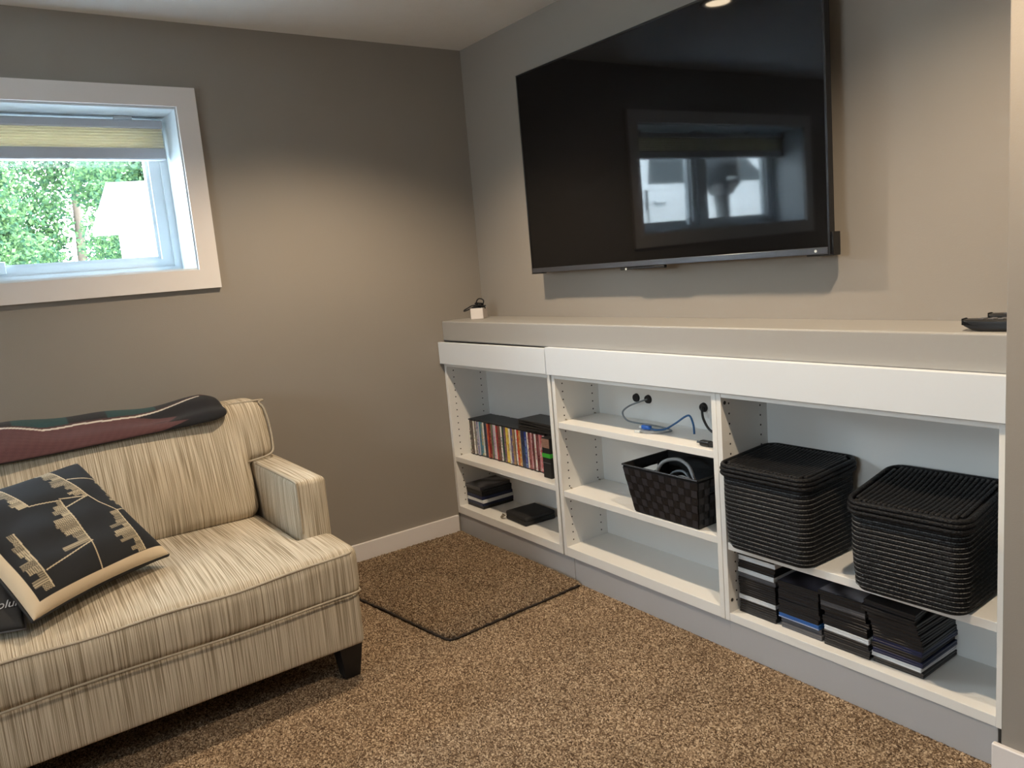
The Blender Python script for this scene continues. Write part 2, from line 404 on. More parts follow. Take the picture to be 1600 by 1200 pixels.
# ------------------------------------------------------------------ window 1
win = bpy.data.objects.new('window_1', None); COL.objects.link(win); win['kind'] = 'structure'; win['label'] = 'white basement window with a raised pleated blind'
win.location = (0, -2.07, 1.66); ORG['window_1'] = Vector((0, -2.07, 1.66))
cw, ct = .074, .018
CY0, CY1, CZ0, CZ1 = W_Y0-cw+.006, W_Y1+cw-.006, W_Z0-cw+.004, W_Z1+cw-.008
oy0, oy1, oz0, oz1 = W_Y0+.006, W_Y1-.006, W_Z0+.004, W_Z1-.004
for (p, q, r, t) in (((CY0, CZ1), (CY1, CZ1), (oy1, oz1), (oy0, oz1)), ((CY1, CZ1), (CY1, CZ0), (oy1, oz0), (oy1, oz1)), ((CY1, CZ0), (CY0, CZ0), (oy0, oz0), (oy1, oz0)), ((CY0, CZ0), (CY0, CZ1), (oy0, oz1), (oy0, oz0))):
    V_ = [(ct, *k) for k in (p, q, r, t)]+[(0, *k) for k in (p, q, r, t)]
    MB().add(V_, [(0, 1, 2, 3), (7, 6, 5, 4), (0, 4, 5, 1), (1, 5, 6, 2), (2, 6, 7, 3), (3, 7, 4, 0)]).build('casing', 'trim', win)
D = .22
for (a, c) in (((-D, W_Y0, W_Z1-.012), (.004, W_Y1, W_Z1)), ((-D, W_Y0, W_Z0), (.004, W_Y1, W_Z0+.012)), ((-D, W_Y1-.012, W_Z0+.012), (.004, W_Y1, W_Z1-.012)), ((-D, W_Y0, W_Z0+.012), (.004, W_Y0+.012, W_Z1-.012))):
    MB().box(a, c).build('jamb', 'vinyl', win)
fx0, fx1 = -.30, -D
iy0, iy1, iz0, iz1 = W_Y0+.012, W_Y1-.012, W_Z0+.012, W_Z1-.012
fw = .034
for (a, c) in (((fx0, iy0, iz0), (fx1, iy1, iz0+fw*.6)), ((fx0, iy0, iz1-fw), (fx1, iy1, iz1)), ((fx0, iy1-fw*.8, iz0+fw*.6), (fx1, iy1, iz1-fw)), ((fx0, iy0, iz0+fw*.6), (fx1, iy0+fw*.8, iz1-fw)), ((fx0, -2.10, iz0+fw*.6), (fx1-.004, -2.04, iz1-fw))):
    MB().box(a, c).build('window_frame', 'vinyl', win)
def sash(y0, y1):
    z0, z1 = iz0+fw*.6, iz1-fw; sw = .042; s = MB()
    x0, x1 = fx0+.012, fx1-.014
    zb, zt = z0+sw*.75, z1-sw; x1b = x1-.02
    for (a, c) in (((x0, y0, z0), (x1, y1, zb)), ((x0, y0, zt), (x1, y1, z1)), ((x0, y0, zb), (x1, y0+sw, zt)), ((x0, y1-sw, zb), (x1, y1, zt))): s.box(a, c)
    for (a, c) in (((x0, y0+sw, zb), (x1b, y1-sw, zb+.012)), ((x0, y1-sw-.012, zb+.012), (x1b, y1-sw, zt)), ((x0, y0+sw, zb+.012), (x1b, y0+sw+.012, zt))): s.box(a, c)
    o = s.build('sash', 'vinyl', win)
    MB().box((x0+.016, y0+sw-.004, z0+sw*.75-.004), (x0+.020, y1-sw+.004, z1-sw+.004)).build('pane', 'glass', o)
sash(-2.04, iy1-fw*.8); sash(iy0+fw*.8, -2.10)
MB().box((-D-.012, -1.95, iz0+.03), (-D+.014, -1.92, iz0+.075)).build('latch', 'vinyl', win, bevel=.003)

# blind
bl = thing('pleated_blind', 'cream pleated blind drawn halfway up, with grey rails, inside the window', 'blind', (-.16, -2.07, 1.955))
BY0, BY1 = W_Y0+.02, W_Y1-.03
MB().box((-.195, BY0, 1.918), (-.135, BY1, 1.948)).build('head_rail', 'blindrail', bl, bevel=.004)
MB().box((-.190, BY0, 1.800), (-.14, BY1, 1.845)).build('bottom_rail', 'blindrail', bl, bevel=.006)
s = MB(); n = 7; zz = np.linspace(1.845, 1.918, 2*n+1); pts = []
for sx_ in (1, -1):
    v = []; f = []
    for i, z in enumerate(zz):
        x = -.165+sx_*(.013+(.010 if i % 2 else 0)); v += [(x, BY0+.003, z), (x, BY1-.003, z)]
    for i in range(len(zz)-1):
        q = (2*i, 2*i+1, 2*i+3, 2*i+2); f.append(q if sx_ < 0 else tuple(reversed(q)))
    s.add(v, f)
s.build('pleated_fabric', 'blind', bl)
for y in (-1.46, -1.98, -2.5):
    MB().box((-.185, y-.03, 1.948), (-.145, y+.03, 1.9625)).build('mounting_clip', 'vinyl', bl)

# ------------------------------------------------------------------ unseen window added behind the camera for cool daylight fill
fill_win = bpy.data.objects.new('fill_window', None); COL.objects.link(fill_win); fill_win['kind'] = 'structure'
fill_win.location = (2.3, YF, 1.5); ORG['fill_window'] = Vector(fill_win.location)
for (a, c) in (((X0, YF-.1, Z0), (X1, YF-.04, Z0+.06)), ((X0, YF-.1, Z1-.06), (X1, YF-.04, Z1)), ((X0, YF-.1, Z0), (X0+.06, YF-.04, Z1)), ((X1-.06, YF-.1, Z0), (X1, YF-.04, Z1)), ((2.37, YF-.1, Z0), (2.43, YF-.04, Z1))):
    MB().box(a, c).build('window_frame', 'vinyl', fill_win)
for (a, c) in (((X0+.05, YF-.072, Z0+.05), (2.38, YF-.068, Z1-.05)), ((2.42, YF-.072, Z0+.05), (X1-.05, YF-.068, Z1-.05))):
    MB().box(a, c).build('pane', 'glass', fill_win)

# ------------------------------------------------------------------ ceiling lamps
lab = {0: 'recessed ceiling lamp mirrored in the television, above the carpet piece', 1: 'recessed ceiling lamp in front of the right end of the bookcases', 2: 'recessed ceiling lamp past the far end of the sofa'}
for i, (x, y) in enumerate(LAMPS):
    t = thing('ceiling_light', lab[i], 'ceiling lamp', (x, y, H), 'recessed ceiling lamps')
    s = MB(); n = 28; v = []; f = []
    for k in range(n):
        a = 2*math.pi*k/n
        for (r, z) in ((.075, 0), (.075, -.004), (.055, -.006), (.05, -.001)): v.append((x+r*math.cos(a), y+r*math.sin(a), H+z))
    for k in range(n):
        for q in range(3): f.append((4*k+q, 4*k+q+1, 4*((k+1) % n)+q+1, 4*((k+1) % n)+q))
    s.add(v, f).build('trim_ring', 'trim', t, smooth=True)
    MB().cyl((x, y, H-.0015), (x, y, H-.0035), .05, 24).build('lens', 'lamp', t)
    l = bpy.data.lights.new('lamp_beam', 'SPOT'); l.energy = LAMP_W; l.color = LAMP_COL; l.spot_size = R(134); l.spot_blend = .6; l.shadow_soft_size = .035
    o = bpy.data.objects.new('lamp_beam', l); COL.objects.link(o); o.location = (x, y, H-.045)

# ------------------------------------------------------------------ bookcases
CZ0_, CZ1_, CYF, CYB = .105, .846, -.25, -.012
def bookcase(label, x0, x1, shelves, seed):
    t = thing('bookcase', label, 'bookcase', ((x0+x1)/2, -.13, CZ0_))
    pt = .018
    lp = MB().box((x0, CYF, CZ0_), (x0+pt, CYB, CZ1_)).build('side_panel', 'cab', t, bevel=.0012)
    rp = MB().box((x1-pt, CYF, CZ0_), (x1, CYB, CZ1_)).build('side_panel', 'cab', t, bevel=.0012)
    MB().box((x0+pt, CYF+.001, .829), (x1-pt, CYB, CZ1_)).build('top_panel', 'cab', t, bevel=.001)
    MB().box((x0+pt, CYF+.001, CZ0_), (x1-pt, CYB, shelves[-1])).build('bottom_panel', 'cab', t, bevel=.001)
    MB().box((x0+pt, -.028, shelves[-1]), (x1-pt, -.022, .829)).build('back_panel', 'cabback', t)
    for z in shelves[:-1]:
        MB().box((x0+pt+.001, CYF+.004, z-.024), (x1-pt-.001, -.030, z)).build('shelf', 'cab', t, bevel=.001)
        for (sx_, px) in ((1, x0+pt), (-1, x1-pt)):
            pass
    for sgn, xx, par in ((1, x0+pt, lp), (-1, x1-pt, rp)):
        s = MB(); z = .165
        while z < .825:
            for yy in (-.213, -.062): s.cyl((xx-sgn*.0005, yy, z), (xx+sgn*.0006, yy, z), .0032, 8)
            z += .032
        h = s.build('peg_holes', 'hole', par); h['kind'] = 'stuff'
    return t
bc1 = bookcase('left white bookcase, holding the row of film cases', .003, .814, [.389, .141], 1)
bc2 = bookcase('middle white bookcase, with the woven basket and the loose cables', .824, 1.633, [.655, .376, .143], 2)
bc3 = bookcase('right white bookcase, holding two lidded black rope boxes', 1.6345, 2.4505, [.367, .132], 3)
# cam fittings on the third unit's side panel
for (y, z) in ((-.232, .810), (-.236, .172)):
    MB().cyl((1.6520, y, z), (1.6535, y, z), .006, 10).build('cam_bolt', 'hole', bc3)
# small shelf pins
for (bc, x, zs) in ((bc1, .021, (.389,)), (bc2, .848, (.655, .376)), (bc3, 1.6525, (.367,))):
    for z in zs:
        for y in (-.213, -.062): MB().cyl((x, y, z+.006), (x+.008, y, z+.006), .003, 8).build('shelf_pin', 'chrome', bc)
# cable grommets on the middle unit's back
for (x, z) in ((1.061, .737), (1.124, .737), (1.392, .733)):
    MB().cyl((x, -.028, z), (x, -.036, z), .017, 20, .015).build('cable_grommet', 'blackm', bc2, smooth=False)

# fascia boards and kick boards
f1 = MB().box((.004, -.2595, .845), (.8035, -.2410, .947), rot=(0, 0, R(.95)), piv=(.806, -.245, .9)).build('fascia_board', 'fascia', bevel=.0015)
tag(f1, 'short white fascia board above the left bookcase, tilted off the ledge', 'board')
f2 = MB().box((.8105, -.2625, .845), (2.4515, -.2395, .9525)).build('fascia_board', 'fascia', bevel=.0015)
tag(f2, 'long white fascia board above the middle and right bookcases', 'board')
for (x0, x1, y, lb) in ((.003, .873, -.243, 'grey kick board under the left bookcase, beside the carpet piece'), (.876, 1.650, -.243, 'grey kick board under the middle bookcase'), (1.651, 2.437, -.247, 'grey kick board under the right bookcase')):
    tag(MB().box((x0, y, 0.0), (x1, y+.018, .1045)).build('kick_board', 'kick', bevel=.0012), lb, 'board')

# ------------------------------------------------------------------ television
TX0, TX1, TZ0, TZ1, TY = .545, 1.929, 1.235, 2.034, -.09
tv = thing('television', 'large black flat television hung on the back wall', 'television', ((TX0+TX1)/2, TY, TZ0), rot=(R(.45), 0, 0))
MB().box((TX0+.006, TY, TZ0+.020), (TX1-.006, TY+.012, TZ1-.006)).build('screen', 'screen', tv)
s = MB()
for (a, c) in (((TX0, TY-.002, TZ1-.007), (TX1, TY+.016, TZ1)), ((TX0, TY-.002, TZ0), (TX0+.007, TY+.016, TZ1-.007)), ((TX1-.007, TY-.002, TZ0), (TX1, TY+.016, TZ1-.007))): s.box(a, c)
s.build('bezel', 'tvframe', tv, bevel=.001)
MB().box((TX0+.007, TY-.004, TZ0+.001), (TX1-.007, TY+.016, TZ0+.021)).build('bottom_strip', 'tvbar', tv, bevel=.002)
MB().box((TX0+.004, TY+.012, TZ0+.004), (TX1-.004, TY+.028, TZ1-.004)).build('back_panel', 'tvframe', tv)
MB().box((TX0+.06, TY+.028, TZ0+.03), (TX1-.06, TY+.055, TZ0+.45)).build('rear_housing', 'tvframe', tv, bevel=.006)
MB().box((TX1-.08, TY+.004, TZ0-.004), (TX1+.006, TY+.040, TZ0+.062)).build('corner_block', 'tvframe', tv, bevel=.002)
MB().box((TX0, TY-.004, TZ0-.003), (TX0+.07, TY+.02, TZ0+.001)).build('corner_foot_cover', 'tvframe', tv)
MB().box((1.08, TY-.002, TZ0-.010), (1.30, TY+.014, TZ0+.001)).build('sensor_bar', 'tvframe', tv, bevel=.003)
MB().cyl((1.115, TY-.003, TZ0-.006), (1.115, TY-.005, TZ0-.006), .004, 10).build('sensor_lens', 'clear', tv)
MB().cyl((1.885, TY-.004, TZ0+.011), (1.885, TY-.0052, TZ0+.011), .004, 12).build('logo_dot', 'clear', tv)
MB().box((1.05, TY+.05, 1.45), (1.43, 0, 1.85)).build('wall_mount', 'tvframe', tv)

# ------------------------------------------------------------------ sofa
SY1 = -1.175; SY0 = -3.13; AW = .108
sofa = thing('sofa', 'cream streaked fabric sofa under the window, black tapered feet', 'sofa', (.5, (SY0+SY1)/2, 0))
def fb(q, U):
    return q
MB().rbox((.06, SY0+.012, .118), (.955, SY1-.012, .292), .016, 8, (.008, 0, 0)).build('base_frame', 'fabric', sofa, smooth=True)
MB().rbox((.03, SY0+.02, .285), (.19, SY1-.03, .80), .03, 8).build('back_frame', 'fabric', sofa, smooth=True)
def armfn(q, U):
    return q
for (y0, y1) in ((SY1-AW, SY1), (SY0, SY0+AW)):
    a = MB().rbox((.05, y0, .285), (.748, y1, .636), .018, 6, (.006, .006, .004)).build('arm', 'fabric', sofa, smooth=True)
    yi = y0+.006 if y1 == SY1 else y1-.006
    s = MB(); s.tube(bez([(.33, yi, .632), (.60, yi, .635), (.728, yi, .633), (.744, yi, .618), (.747, yi, .54), (.747, yi, .46)], 6), .0042, 6); s.build('piping', 'fabric_pipe', a, smooth=True)
# seat cushion: wide at the front, narrow between the arms
def seatfn(q, U):
    if U.z > 0: q.z += -.020*max(0, (q.x-.72)/.25)**2*(1-abs(U.y)**6)*1.0
    return q
s = MB().rbox((.28, SY0+AW+.004, .290), (.97, SY1-AW-.004, .448), .030, 14, (.010, 0, .028), seatfn)
s.rbox((.752, SY0+.006, .290), (.972, SY1-.006, .452), .030, 10, (.012, .0, .006), seatfn)
seat = s.build('seat_cushion', 'fabric', sofa, smooth=True)
r_ = seat.modifiers.new('remesh', 'REMESH'); r_.mode = 'VOXEL'; r_.voxel_size = .009; r_.use_smooth_shade = True
sm = seat.modifiers.new('smooth', 'SMOOTH'); sm.iterations = 6; sm.factor = .5
def ptop(y):
    u = (y-(SY0+SY1)/2)/((SY1-SY0)/2); return .449-.022*(1-abs(u)**5)+.003*math.sin(y*17)
ys = np.linspace(SY0+.035, SY1-.034, 40)
pts = [(.940, SY1-.016, .437)]+[(.966+.006*(1-abs((y-(SY0+SY1)/2)/.9)**3), y, ptop(y)-.010) for y in reversed(ys)]
MB().tube(bez(pts, 3), .0042, 7).build('piping', 'fabric_pipe', seat, smooth=True)
pts = [(.80, SY1-.008, .302), (.945, SY1-.010, .302)]+[(.974+.006*(1-abs((y-(SY0+SY1)/2)/.9)**3), y, .300+.003*math.sin(y*9)) for y in reversed(ys)]
MB().tube(bez(pts, 3), .0036, 7).build('piping', 'fabric_pipe', seat, smooth=True)
# back cushions with an ear over each arm
def backmap(q, U, ): return q
MID = (SY0+SY1)/2
def lean(q):
    k = (q.z-.44)/.42
    return Vector((q.x-.15*k, q.y, q.z))
for (y0, y1, ear) in ((MID+.004, SY1-AW-.006, 1), (SY0+AW+.006, MID-.004, -1)):
    f = lambda q, U: lean(q)
    s = MB().rbox((.20, y0, .44), (.405, y1, .856), .055, 12, (.045, 0, .0), f)
    if ear > 0: s.rbox((.215, y1-.16, .635), (.385, SY1-.016, .854), .045, 8, (.016, .006, .0), f)
    else: s.rbox((.215, SY0+.028, .635), (.385, y0+.16, .854), .045, 8, (.016, .006, .0), f)
    bc = s.build('back_cushion', 'fabric', sofa, smooth=True)
    r_ = bc.modifiers.new('remesh', 'REMESH'); r_.mode = 'VOXEL'; r_.voxel_size = .009; r_.use_smooth_shade = True
    sm = bc.modifiers.new('smooth', 'SMOOTH'); sm.iterations = 8; sm.factor = .5
    if ear > 0:
        P = [(.385, y1-.02, .640), (.395, SY1-.043, .655), (.375, SY1-.018, .69), (.375, SY1-.016, .79), (.37, SY1-.033, .840), (.36, SY1-.09, .850), (.36, y0+.1, .856)]
        MB().tube(bez([tuple(lean(Vector(p))) for p in P], 6), .004, 6).build('piping', 'fabric_pipe', bc, smooth=True)
for (sx_, sy_) in ((1, 1), (1, -1), (-1, 1), (-1, -1)):
    x = .895 if sx_ > 0 else .12; y = SY1-.055 if sy_ > 0 else SY0+.055
    MB().frustum((x-.026, y-.026), (x+.026, y+.026), (x-.040, y-.040), (x+.040, y+.040), 0.002, .120).build('leg', 'legwood', sofa, bevel=.003)

# ------------------------------------------------------------------ pillow with printed skylines
def skyline(rng, n): return [rng.uniform(.35, 1) for _ in range(n)]
rng = random.Random(11)
# (a0, a1, b0 at a0, b1 at a1, height, profile)
SK = [(-.02, .37, .29, .22, .15, 16, 1), (.235, .51, .035, .04, .055, 12, 1), (.56, .93, .12, .165, .15, 14, 1), (.33, .72, .40, .45, .19, 11, 1), (.0, .30, .66, .60, .12, 9, 1), (.45, .9, .80, .82, .1, 10, 1)]
SKP = []
for (a0, a1, b0, b1, h, n, q) in SK:
    hs = skyline(rng, n)
    if h > .1: hs = [hs[i]*(.45+.55*math.sin(math.pi*(i+.5)/n)) if h < .17 else hs[i]*(.3+.7*min(1, (i+1)/n*1.3)) for i in range(n)]
    SKP.append((a0, a1, b0, b1, h, n, hs, [rng.uniform(.45, 1) for _ in range(n)], [rng.choice((0, 1, 2)) for _ in range(n)]))
CREAM = lin(214, 196, 168); INK = lin(17, 18, 22); DRAW = lin(196, 180, 150)
LINES = [((.366, .22), (.45, .19)), ((.45, .19), (.56, .12)), ((.37, .24), (.32, .40)), ((.237, .035), (.18, .24)), ((.72, .44), (.78, .80)), ((.72, .45), (1.0, .52)), ((.30, .60), (.33, .41)), ((.56, .12), (.55, .0)), ((.37, .22), (.40, .40))]
def pcolor(a, b):
    if a > .935 or b > .935: return CREAM
    if a < .014 or b < .012: return CREAM
    for (a0, a1, b0, b1, h, n, hs, br, st) in SKP:
        if a0 <= a < a1:
            k = (a-a0)/(a1-a0); base = b0+(b1-b0)*k; i = min(n-1, int(k*n)); fr = k*n-i
            d = b-base
            if -.004 < d < .004: return DRAW
            if 0 < d < h*hs[i]:
                if fr < .10 and hs[i] > hs[i-1]: return tuple(c*.5 for c in DRAW)
                v = br[i]
                if st[i] == 0 and int(d*160) % 2: v *= .35
                if st[i] == 1 and int(fr*6) % 2: v *= .35
                if st[i] == 2 and (int(d*130)+int(fr*5)) % 2: v *= .3
                return tuple(c*v for c in DRAW)
    for (p, q) in LINES:
        px, py = q[0]-p[0], q[1]-p[1]; L2 = px*px+py*py; t = max(0, min(1, ((a-p[0])*px+(b-p[1])*py)/L2))
        if math.hypot(a-p[0]-t*px, b-p[1]-t*py) < .0038: return DRAW
    return INK
def pillow_mesh(name, n, half, puff, mt, parent, colf=None, e=.5):
    V = []; F = []; C = []
    for side in (1, -1):
        k0 = len(V)
        for i in range(n+1):
            for j in range(n+1):
                a, b = i/n, j/n; u, v = 2*a-1, 2*b-1
                pin = 1-.06*(1-v*v)*abs(u)**6; pin2 = 1-.06*(1-u*u)*abs(v)**6
                th = puff*((1-u**4)*(1-v**4))**e+.006
                wr = .004*math.sin(9*u+4*v)*math.sin(5*v-3*u)*(1-u*u)*(1-v*v)
                V.append((u*half*pin, v*half*pin2, side*(th+wr)))
                if colf: C.append(colf(a, b) if side > 0 else INK)
        for i in range(n):
            for j in range(n):
                q = (k0+i*(n+1)+j, k0+(i+1)*(n+1)+j, k0+(i+1)*(n+1)+j+1, k0+i*(n+1)+j+1); F.append(q if side > 0 else q[::-1])
    m_ = (n+1)*(n+1)
    ring = [i*(n+1) for i in range(n)]+[n*(n+1)+j for j in range(n)]+[i*(n+1)+n for i in range(n, 0, -1)]+[j for j in range(n, 0, -1)]
    for i in range(len(ring)):
        p, q = ring[i], ring[(i+1) % len(ring)]; F.append((q, p, p+m_, q+m_))
    mb = MB(); mb.add(V, F); o = mb.build(name, mt, parent, smooth=True, local=True)
    if colf: set_print(o, C)
    edge = [Vector(V[i])*.5+Vector(V[i+m_])*.5 for i in ring]
    return o, edge
BR = Vector((.712, -1.692, .487)); e_b = Vector((.21, -.36, -.012)).normalized()
PS = .43
e_up = Vector((-.28, -.20, .285)); e_up = (e_up-e_b*e_up.dot(e_b)).normalized()
e_a = -e_up                                                     # a runs from the top edge to the bottom edge
nrm = e_a.cross(-e_b)
FL = -1
if nrm.z < 0: nrm = -nrm; FL = 1
Rot = Matrix((e_a, e_b*FL, nrm)).transposed()
pc = BR+e_up*PS/2+e_b*PS/2+nrm*.018
pil = thing('throw_pillow', 'black square pillow printed with cream city skylines, lying on the sofa seat', 'pillow', pc)
pil.rotation_euler = Rot.to_euler()
po, edge = pillow_mesh('pillow_cover', 280, PS/2, .050, 'pillowprint', pil, lambda a, b: pcolor(a, b if FL > 0 else 1-b))
s = MB(); s.tube(edge[::3], .0055, 6, closed=True); s.build('piping', 'blackm', pil, smooth=True, local=True)

# black pouch with a word on it, half under the pillow
qx = Vector((.2, .98, 0)).normalized(); qy = Vector((-.70, .14, .70)).normalized(); qn = qx.cross(qy).normalized(); qy = qn.cross(qx)
qc = Vector((.905, -2.14, .470))+qy*.09-qx*.025
pch = thing('black_pouch', 'black fabric pouch with grey lettering, half under the printed pillow', 'pouch', qc)
pch.rotation_euler = Matrix((qx, qy, qn)).transposed().to_euler()
po2, edge2 = pillow_mesh('pouch_body', 24, .09, .008, 'blackm', pch, None)
s = MB(); s.tube(edge2[::2], .004, 6, closed=True); s.build('edge_tube', mat('grey_binding', (.10, .10, .11), .7), pch, smooth=True, local=True)

# ------------------------------------------------------------------ woven throw on the sofa back
th = thing('woven_throw', 'folded maroon, teal and black woven throw on top of the sofa back', 'blanket', (.2, -2.0, .86))
NU, NV = 300, 40
def throw_section(y):
    t_ = (y+1.345)/-1.3                                          # 0 at the right end
    dz = .010*math.sin(y*9+.6)+.006*math.sin(y*21)
    e = min(1, max(0, (-1.345-y)/.05)); e = e**.5
    top = .874+.010*min(1, t_*1.6)+dz*.8; fr = .806+.004*math.sin(y*7)+.02*math.exp(-(max(0, t_)*9))
    S = [(.045, .800), (.040, .850), (.075, top-.006), (.135, top+.012), (.20, top+.004), (.255, top-.022), (.298, (top+fr)/2-.004), (.318, fr+.012), (.322, fr)]
    I = [(.306, fr-.004), (.286, fr+.024), (.245, top-.050), (.19, top-.034), (.12, top-.03), (.085, top-.05), (.065, .80)]
    P = S+I; c = (.19, .845)
    return [(c[0]+(x-c[0])*(.75+.25*e), y, c[1]+(z-c[1])*(.55+.45*e)) for x, z in P], len(S)
V = []; F = []; C = []
ys = np.linspace(-1.345, -2.72, NU)
MAR, TEAL, BLK, WHT = lin(88, 56, 57), lin(24, 62, 64), lin(16, 15, 20), lin(205, 198, 186)
NP = 64
def interp(x, P):
    for (a, c), (b, d) in zip(P, P[1:]):
        if x <= b: return c+(d-c)*max(0, (x-a))/(b-a)
    return P[-1][1]
def tcol(y, v):                                                  # v: 0 back .. 1 front hem
    d = -1.345-y
    nz = .5+.5*math.sin(d*170+v*55)*math.sin(d*61-v*90)
    f = (v-.40)/.60                                              # 0 at the crest, 1 at the front hem
    line = interp(d, [(0, .0), (.1, .09), (.2, .17), (.3, .25), (.38, .28), (.48, .26), (.58, .31), (.72, .16), (.9, .2), (1.1, .1), (1.4, .2)])
    if abs(f-line) < .016 and d > .06: return WHT
    if f > line:
        kt = interp(d, [(0, .5), (.167, .40), (.34, .22), (.40, 0)]); lim = interp(f, [(.3, .167), (.40, .165), (.58, .205), (.68, .14), (1, .235)])
        if f > kt and d > lim: return tuple(c*(.85+.2*nz) for c in MAR)
        return BLK
    if f > line-.05: return tuple(c*.6 for c in MAR)
    ph = (d-.22) % .28
    return TEAL if (.0 < ph < .16 and d > .12) else BLK
for i, y in enumerate(ys):
    P, ns = throw_section(float(y)); B_ = bez([Vector(p) for p in P]+[Vector(P[0])], 20)[:-1]
    for k, p in enumerate(B_):
        V.append(p); nf = (ns-1)*20
        C.append(tcol(float(y), k/nf) if k <= nf else BLK)
    NP = len(B_)
for i in range(NU-1):
    for k in range(NP): F.append((i*NP+k, i*NP+(k+1) % NP, (i+1)*NP+(k+1) % NP, (i+1)*NP+k))
F.append(tuple(range(NP-1, -1, -1))); F.append(tuple((NU-1)*NP+k for k in range(NP)))
mb = MB(); mb.add(V, F); o = mb.build('throw_cloth', 'throwprint', th, smooth=True); set_print(o, C)

# ------------------------------------------------------------------ loose carpet piece in the corner
def carpet_piece():
    t = thing('carpet_piece', 'loose square piece of brown carpet lying in the corner by the left bookcase', 'carpet piece', (.5, -.6, 0))
    Q = [Vector((.014, -.246)), Vector((.918, -.250)), Vector((.944, -.872)), Vector((.016, -1.005))]
    n = 220; zt = .020; V = []; F = []
    for i in range(n+1):
        for j in range(n+1):
            u, v = i/n, j/n; p = (Q[0]*(1-u)+Q[1]*u)*(1-v)+(Q[3]*(1-u)+Q[2]*u)*v
            ed = min(u*.9, (1-u)*.9, v*.7, (1-v)*.7); z = zt*min(1, (ed/.012)**.5 if ed > 0 else 0)
            z = max(z, .004)
            cu = max(0, u-.965)/.035; cv = max(0, v-.955)/.045          # rounded front corner
            q = p.copy()
            if cu > 0 and cv > 0: q += (Vector((.5, -.6))-p).normalized()*(.030*min(cu, cv))
            z += random.uniform(-.0032, .0032)+.004*math.sin(p.x*7)*math.sin(p.y*6)
            V.append((q.x+random.uniform(-.0016, .0016), q.y+random.uniform(-.0016, .0016), z))
    for i in range(n):
        for j in range(n): F.append((i*(n+1)+j, i*(n+1)+j+1, (i+1)*(n+1)+j+1, (i+1)*(n+1)+j))
    mb = MB(); mb.add(V, F); o = mb.build('pile', 'carpet_piece', t)
    pts = [(.03, -1.005), (.25, -.975), (.45, -.944), (.65, -.916), (.85, -.888), (.925, -.874), (.941, -.85), (.938, -.75), (.930, -.55), (.924, -.38), (.918, -.262)]
    pts = [(x, y-.002, .005+random.uniform(0, .003)) for x, y in pts]
    bp_ = bez(pts, 14); MB().tube([p+Vector((random.uniform(-.0015, .0015), random.uniform(-.0015, .0015), random.uniform(-.002, .002))) for p in bp_], [random.uniform(.003, .0055) for p in bp_], 6).build('edge_tube', 'edge_shade', t, smooth=True)  # uneven dark tube painted as the shadow gap along the cut edge
carpet_piece()

# ------------------------------------------------------------------ film cases
ORD = ['first', 'second', 'third', 'fourth', 'fifth', 'sixth', 'seventh', 'eighth', 'ninth', 'tenth', 'eleventh', 'twelfth', 'thirteenth', 'fourteenth', 'fifteenth', 'sixteenth', 'seventeenth', 'eighteenth', 'nineteenth', 'twentieth']
def ordn(i):
    if i < 20: return ORD[i]
    tens = ['', '', 'twenty', 'thirty', 'forty'][(i+1)//10]; r = (i+1) % 10
    return tens+'-'+ORD[r-1] if r else {20: 'twentieth', 30: 'thirtieth', 40: 'fortieth'}[i+1]
# upright row: spine faces -y; local origin at the case's base centre
ROW = [('white', (235, 228, 215), (60, 50, 45)), ('black', (60, 50, 45), (150, 140, 130)), ('dark brown', (75, 58, 48), (30, 25, 22)), ('white', (225, 220, 210), (120, 110, 100)), ('grey', (190, 185, 178), (90, 85, 90)),
       ('lavender', (120, 115, 150), (200, 195, 200)), ('teal', (70, 130, 150), (40, 70, 110)), ('teal and yellow', (80, 135, 145), (215, 170, 60)), ('white', (225, 222, 210), (140, 150, 150)), ('black', (24, 26, 40), (60, 60, 80)),
       ('slate blue', (95, 105, 130), (40, 45, 70)), ('orange', (200, 95, 50), (150, 40, 50)), ('dark red', (120, 50, 40), (190, 140, 110)), ('grey green', (110, 120, 100), (60, 60, 55)), ('lilac', (200, 175, 195), (150, 120, 150)),
       ('white', (240, 234, 228), (220, 200, 200)), ('red', (175, 50, 60), (110, 80, 70)), ('brown', (130, 85, 70), (70, 45, 40)), ('white', (225, 222, 214), (60, 60, 60)), ('dark green', (25, 70, 50), (20, 40, 35)),
       ('plum', (95, 70, 95), (150, 120, 130)), ('yellow', (225, 190, 60), (235, 225, 180)), ('yellow', (230, 200, 85), (150, 110, 40)), ('white', (225, 220, 205), (120, 110, 150)), ('violet', (95, 85, 140), (180, 160, 120)),
       ('tan', (165, 130, 90), (110, 90, 75)), ('white', (230, 225, 215), (150, 140, 140)), ('red', (190, 40, 35), (190, 140, 60)), ('tan', (190, 130, 60), (220, 200, 160)), ('navy', (35, 45, 80), (70, 80, 110)),
       ('navy', (30, 38, 70), (60, 100, 120)), ('blue', (35, 60, 140), (130, 150, 190)), ('white', (230, 222, 212), (180, 150, 150)), ('maroon', (110, 45, 50), (180, 120, 120)), ('pink', (200, 160, 165), (120, 60, 70)),
       ('dark red', (95, 40, 42), (60, 30, 30)), ('white', (220, 212, 208), (160, 60, 70)), ('maroon', (90, 42, 45), (160, 110, 110)), ('pink', (195, 130, 135), (210, 200, 200)), ('red', (180, 70, 80), (230, 215, 210)), ('pale pink', (205, 180, 185), (130, 110, 120))]
def case_mesh(name, th, d, h):
    """black clamshell with an opening groove, upright, spine to -y"""
    s = MB(); g = .0012; x = th/2
    s.box((-x, -d/2, 0), (-g/2, d/2, h)); s.box((g/2, -d/2, 0), (x, d/2, h)); s.box((-x+.001, -d/2+.001, .001), (x-.001, d/2-.001, h-.001))
    return s
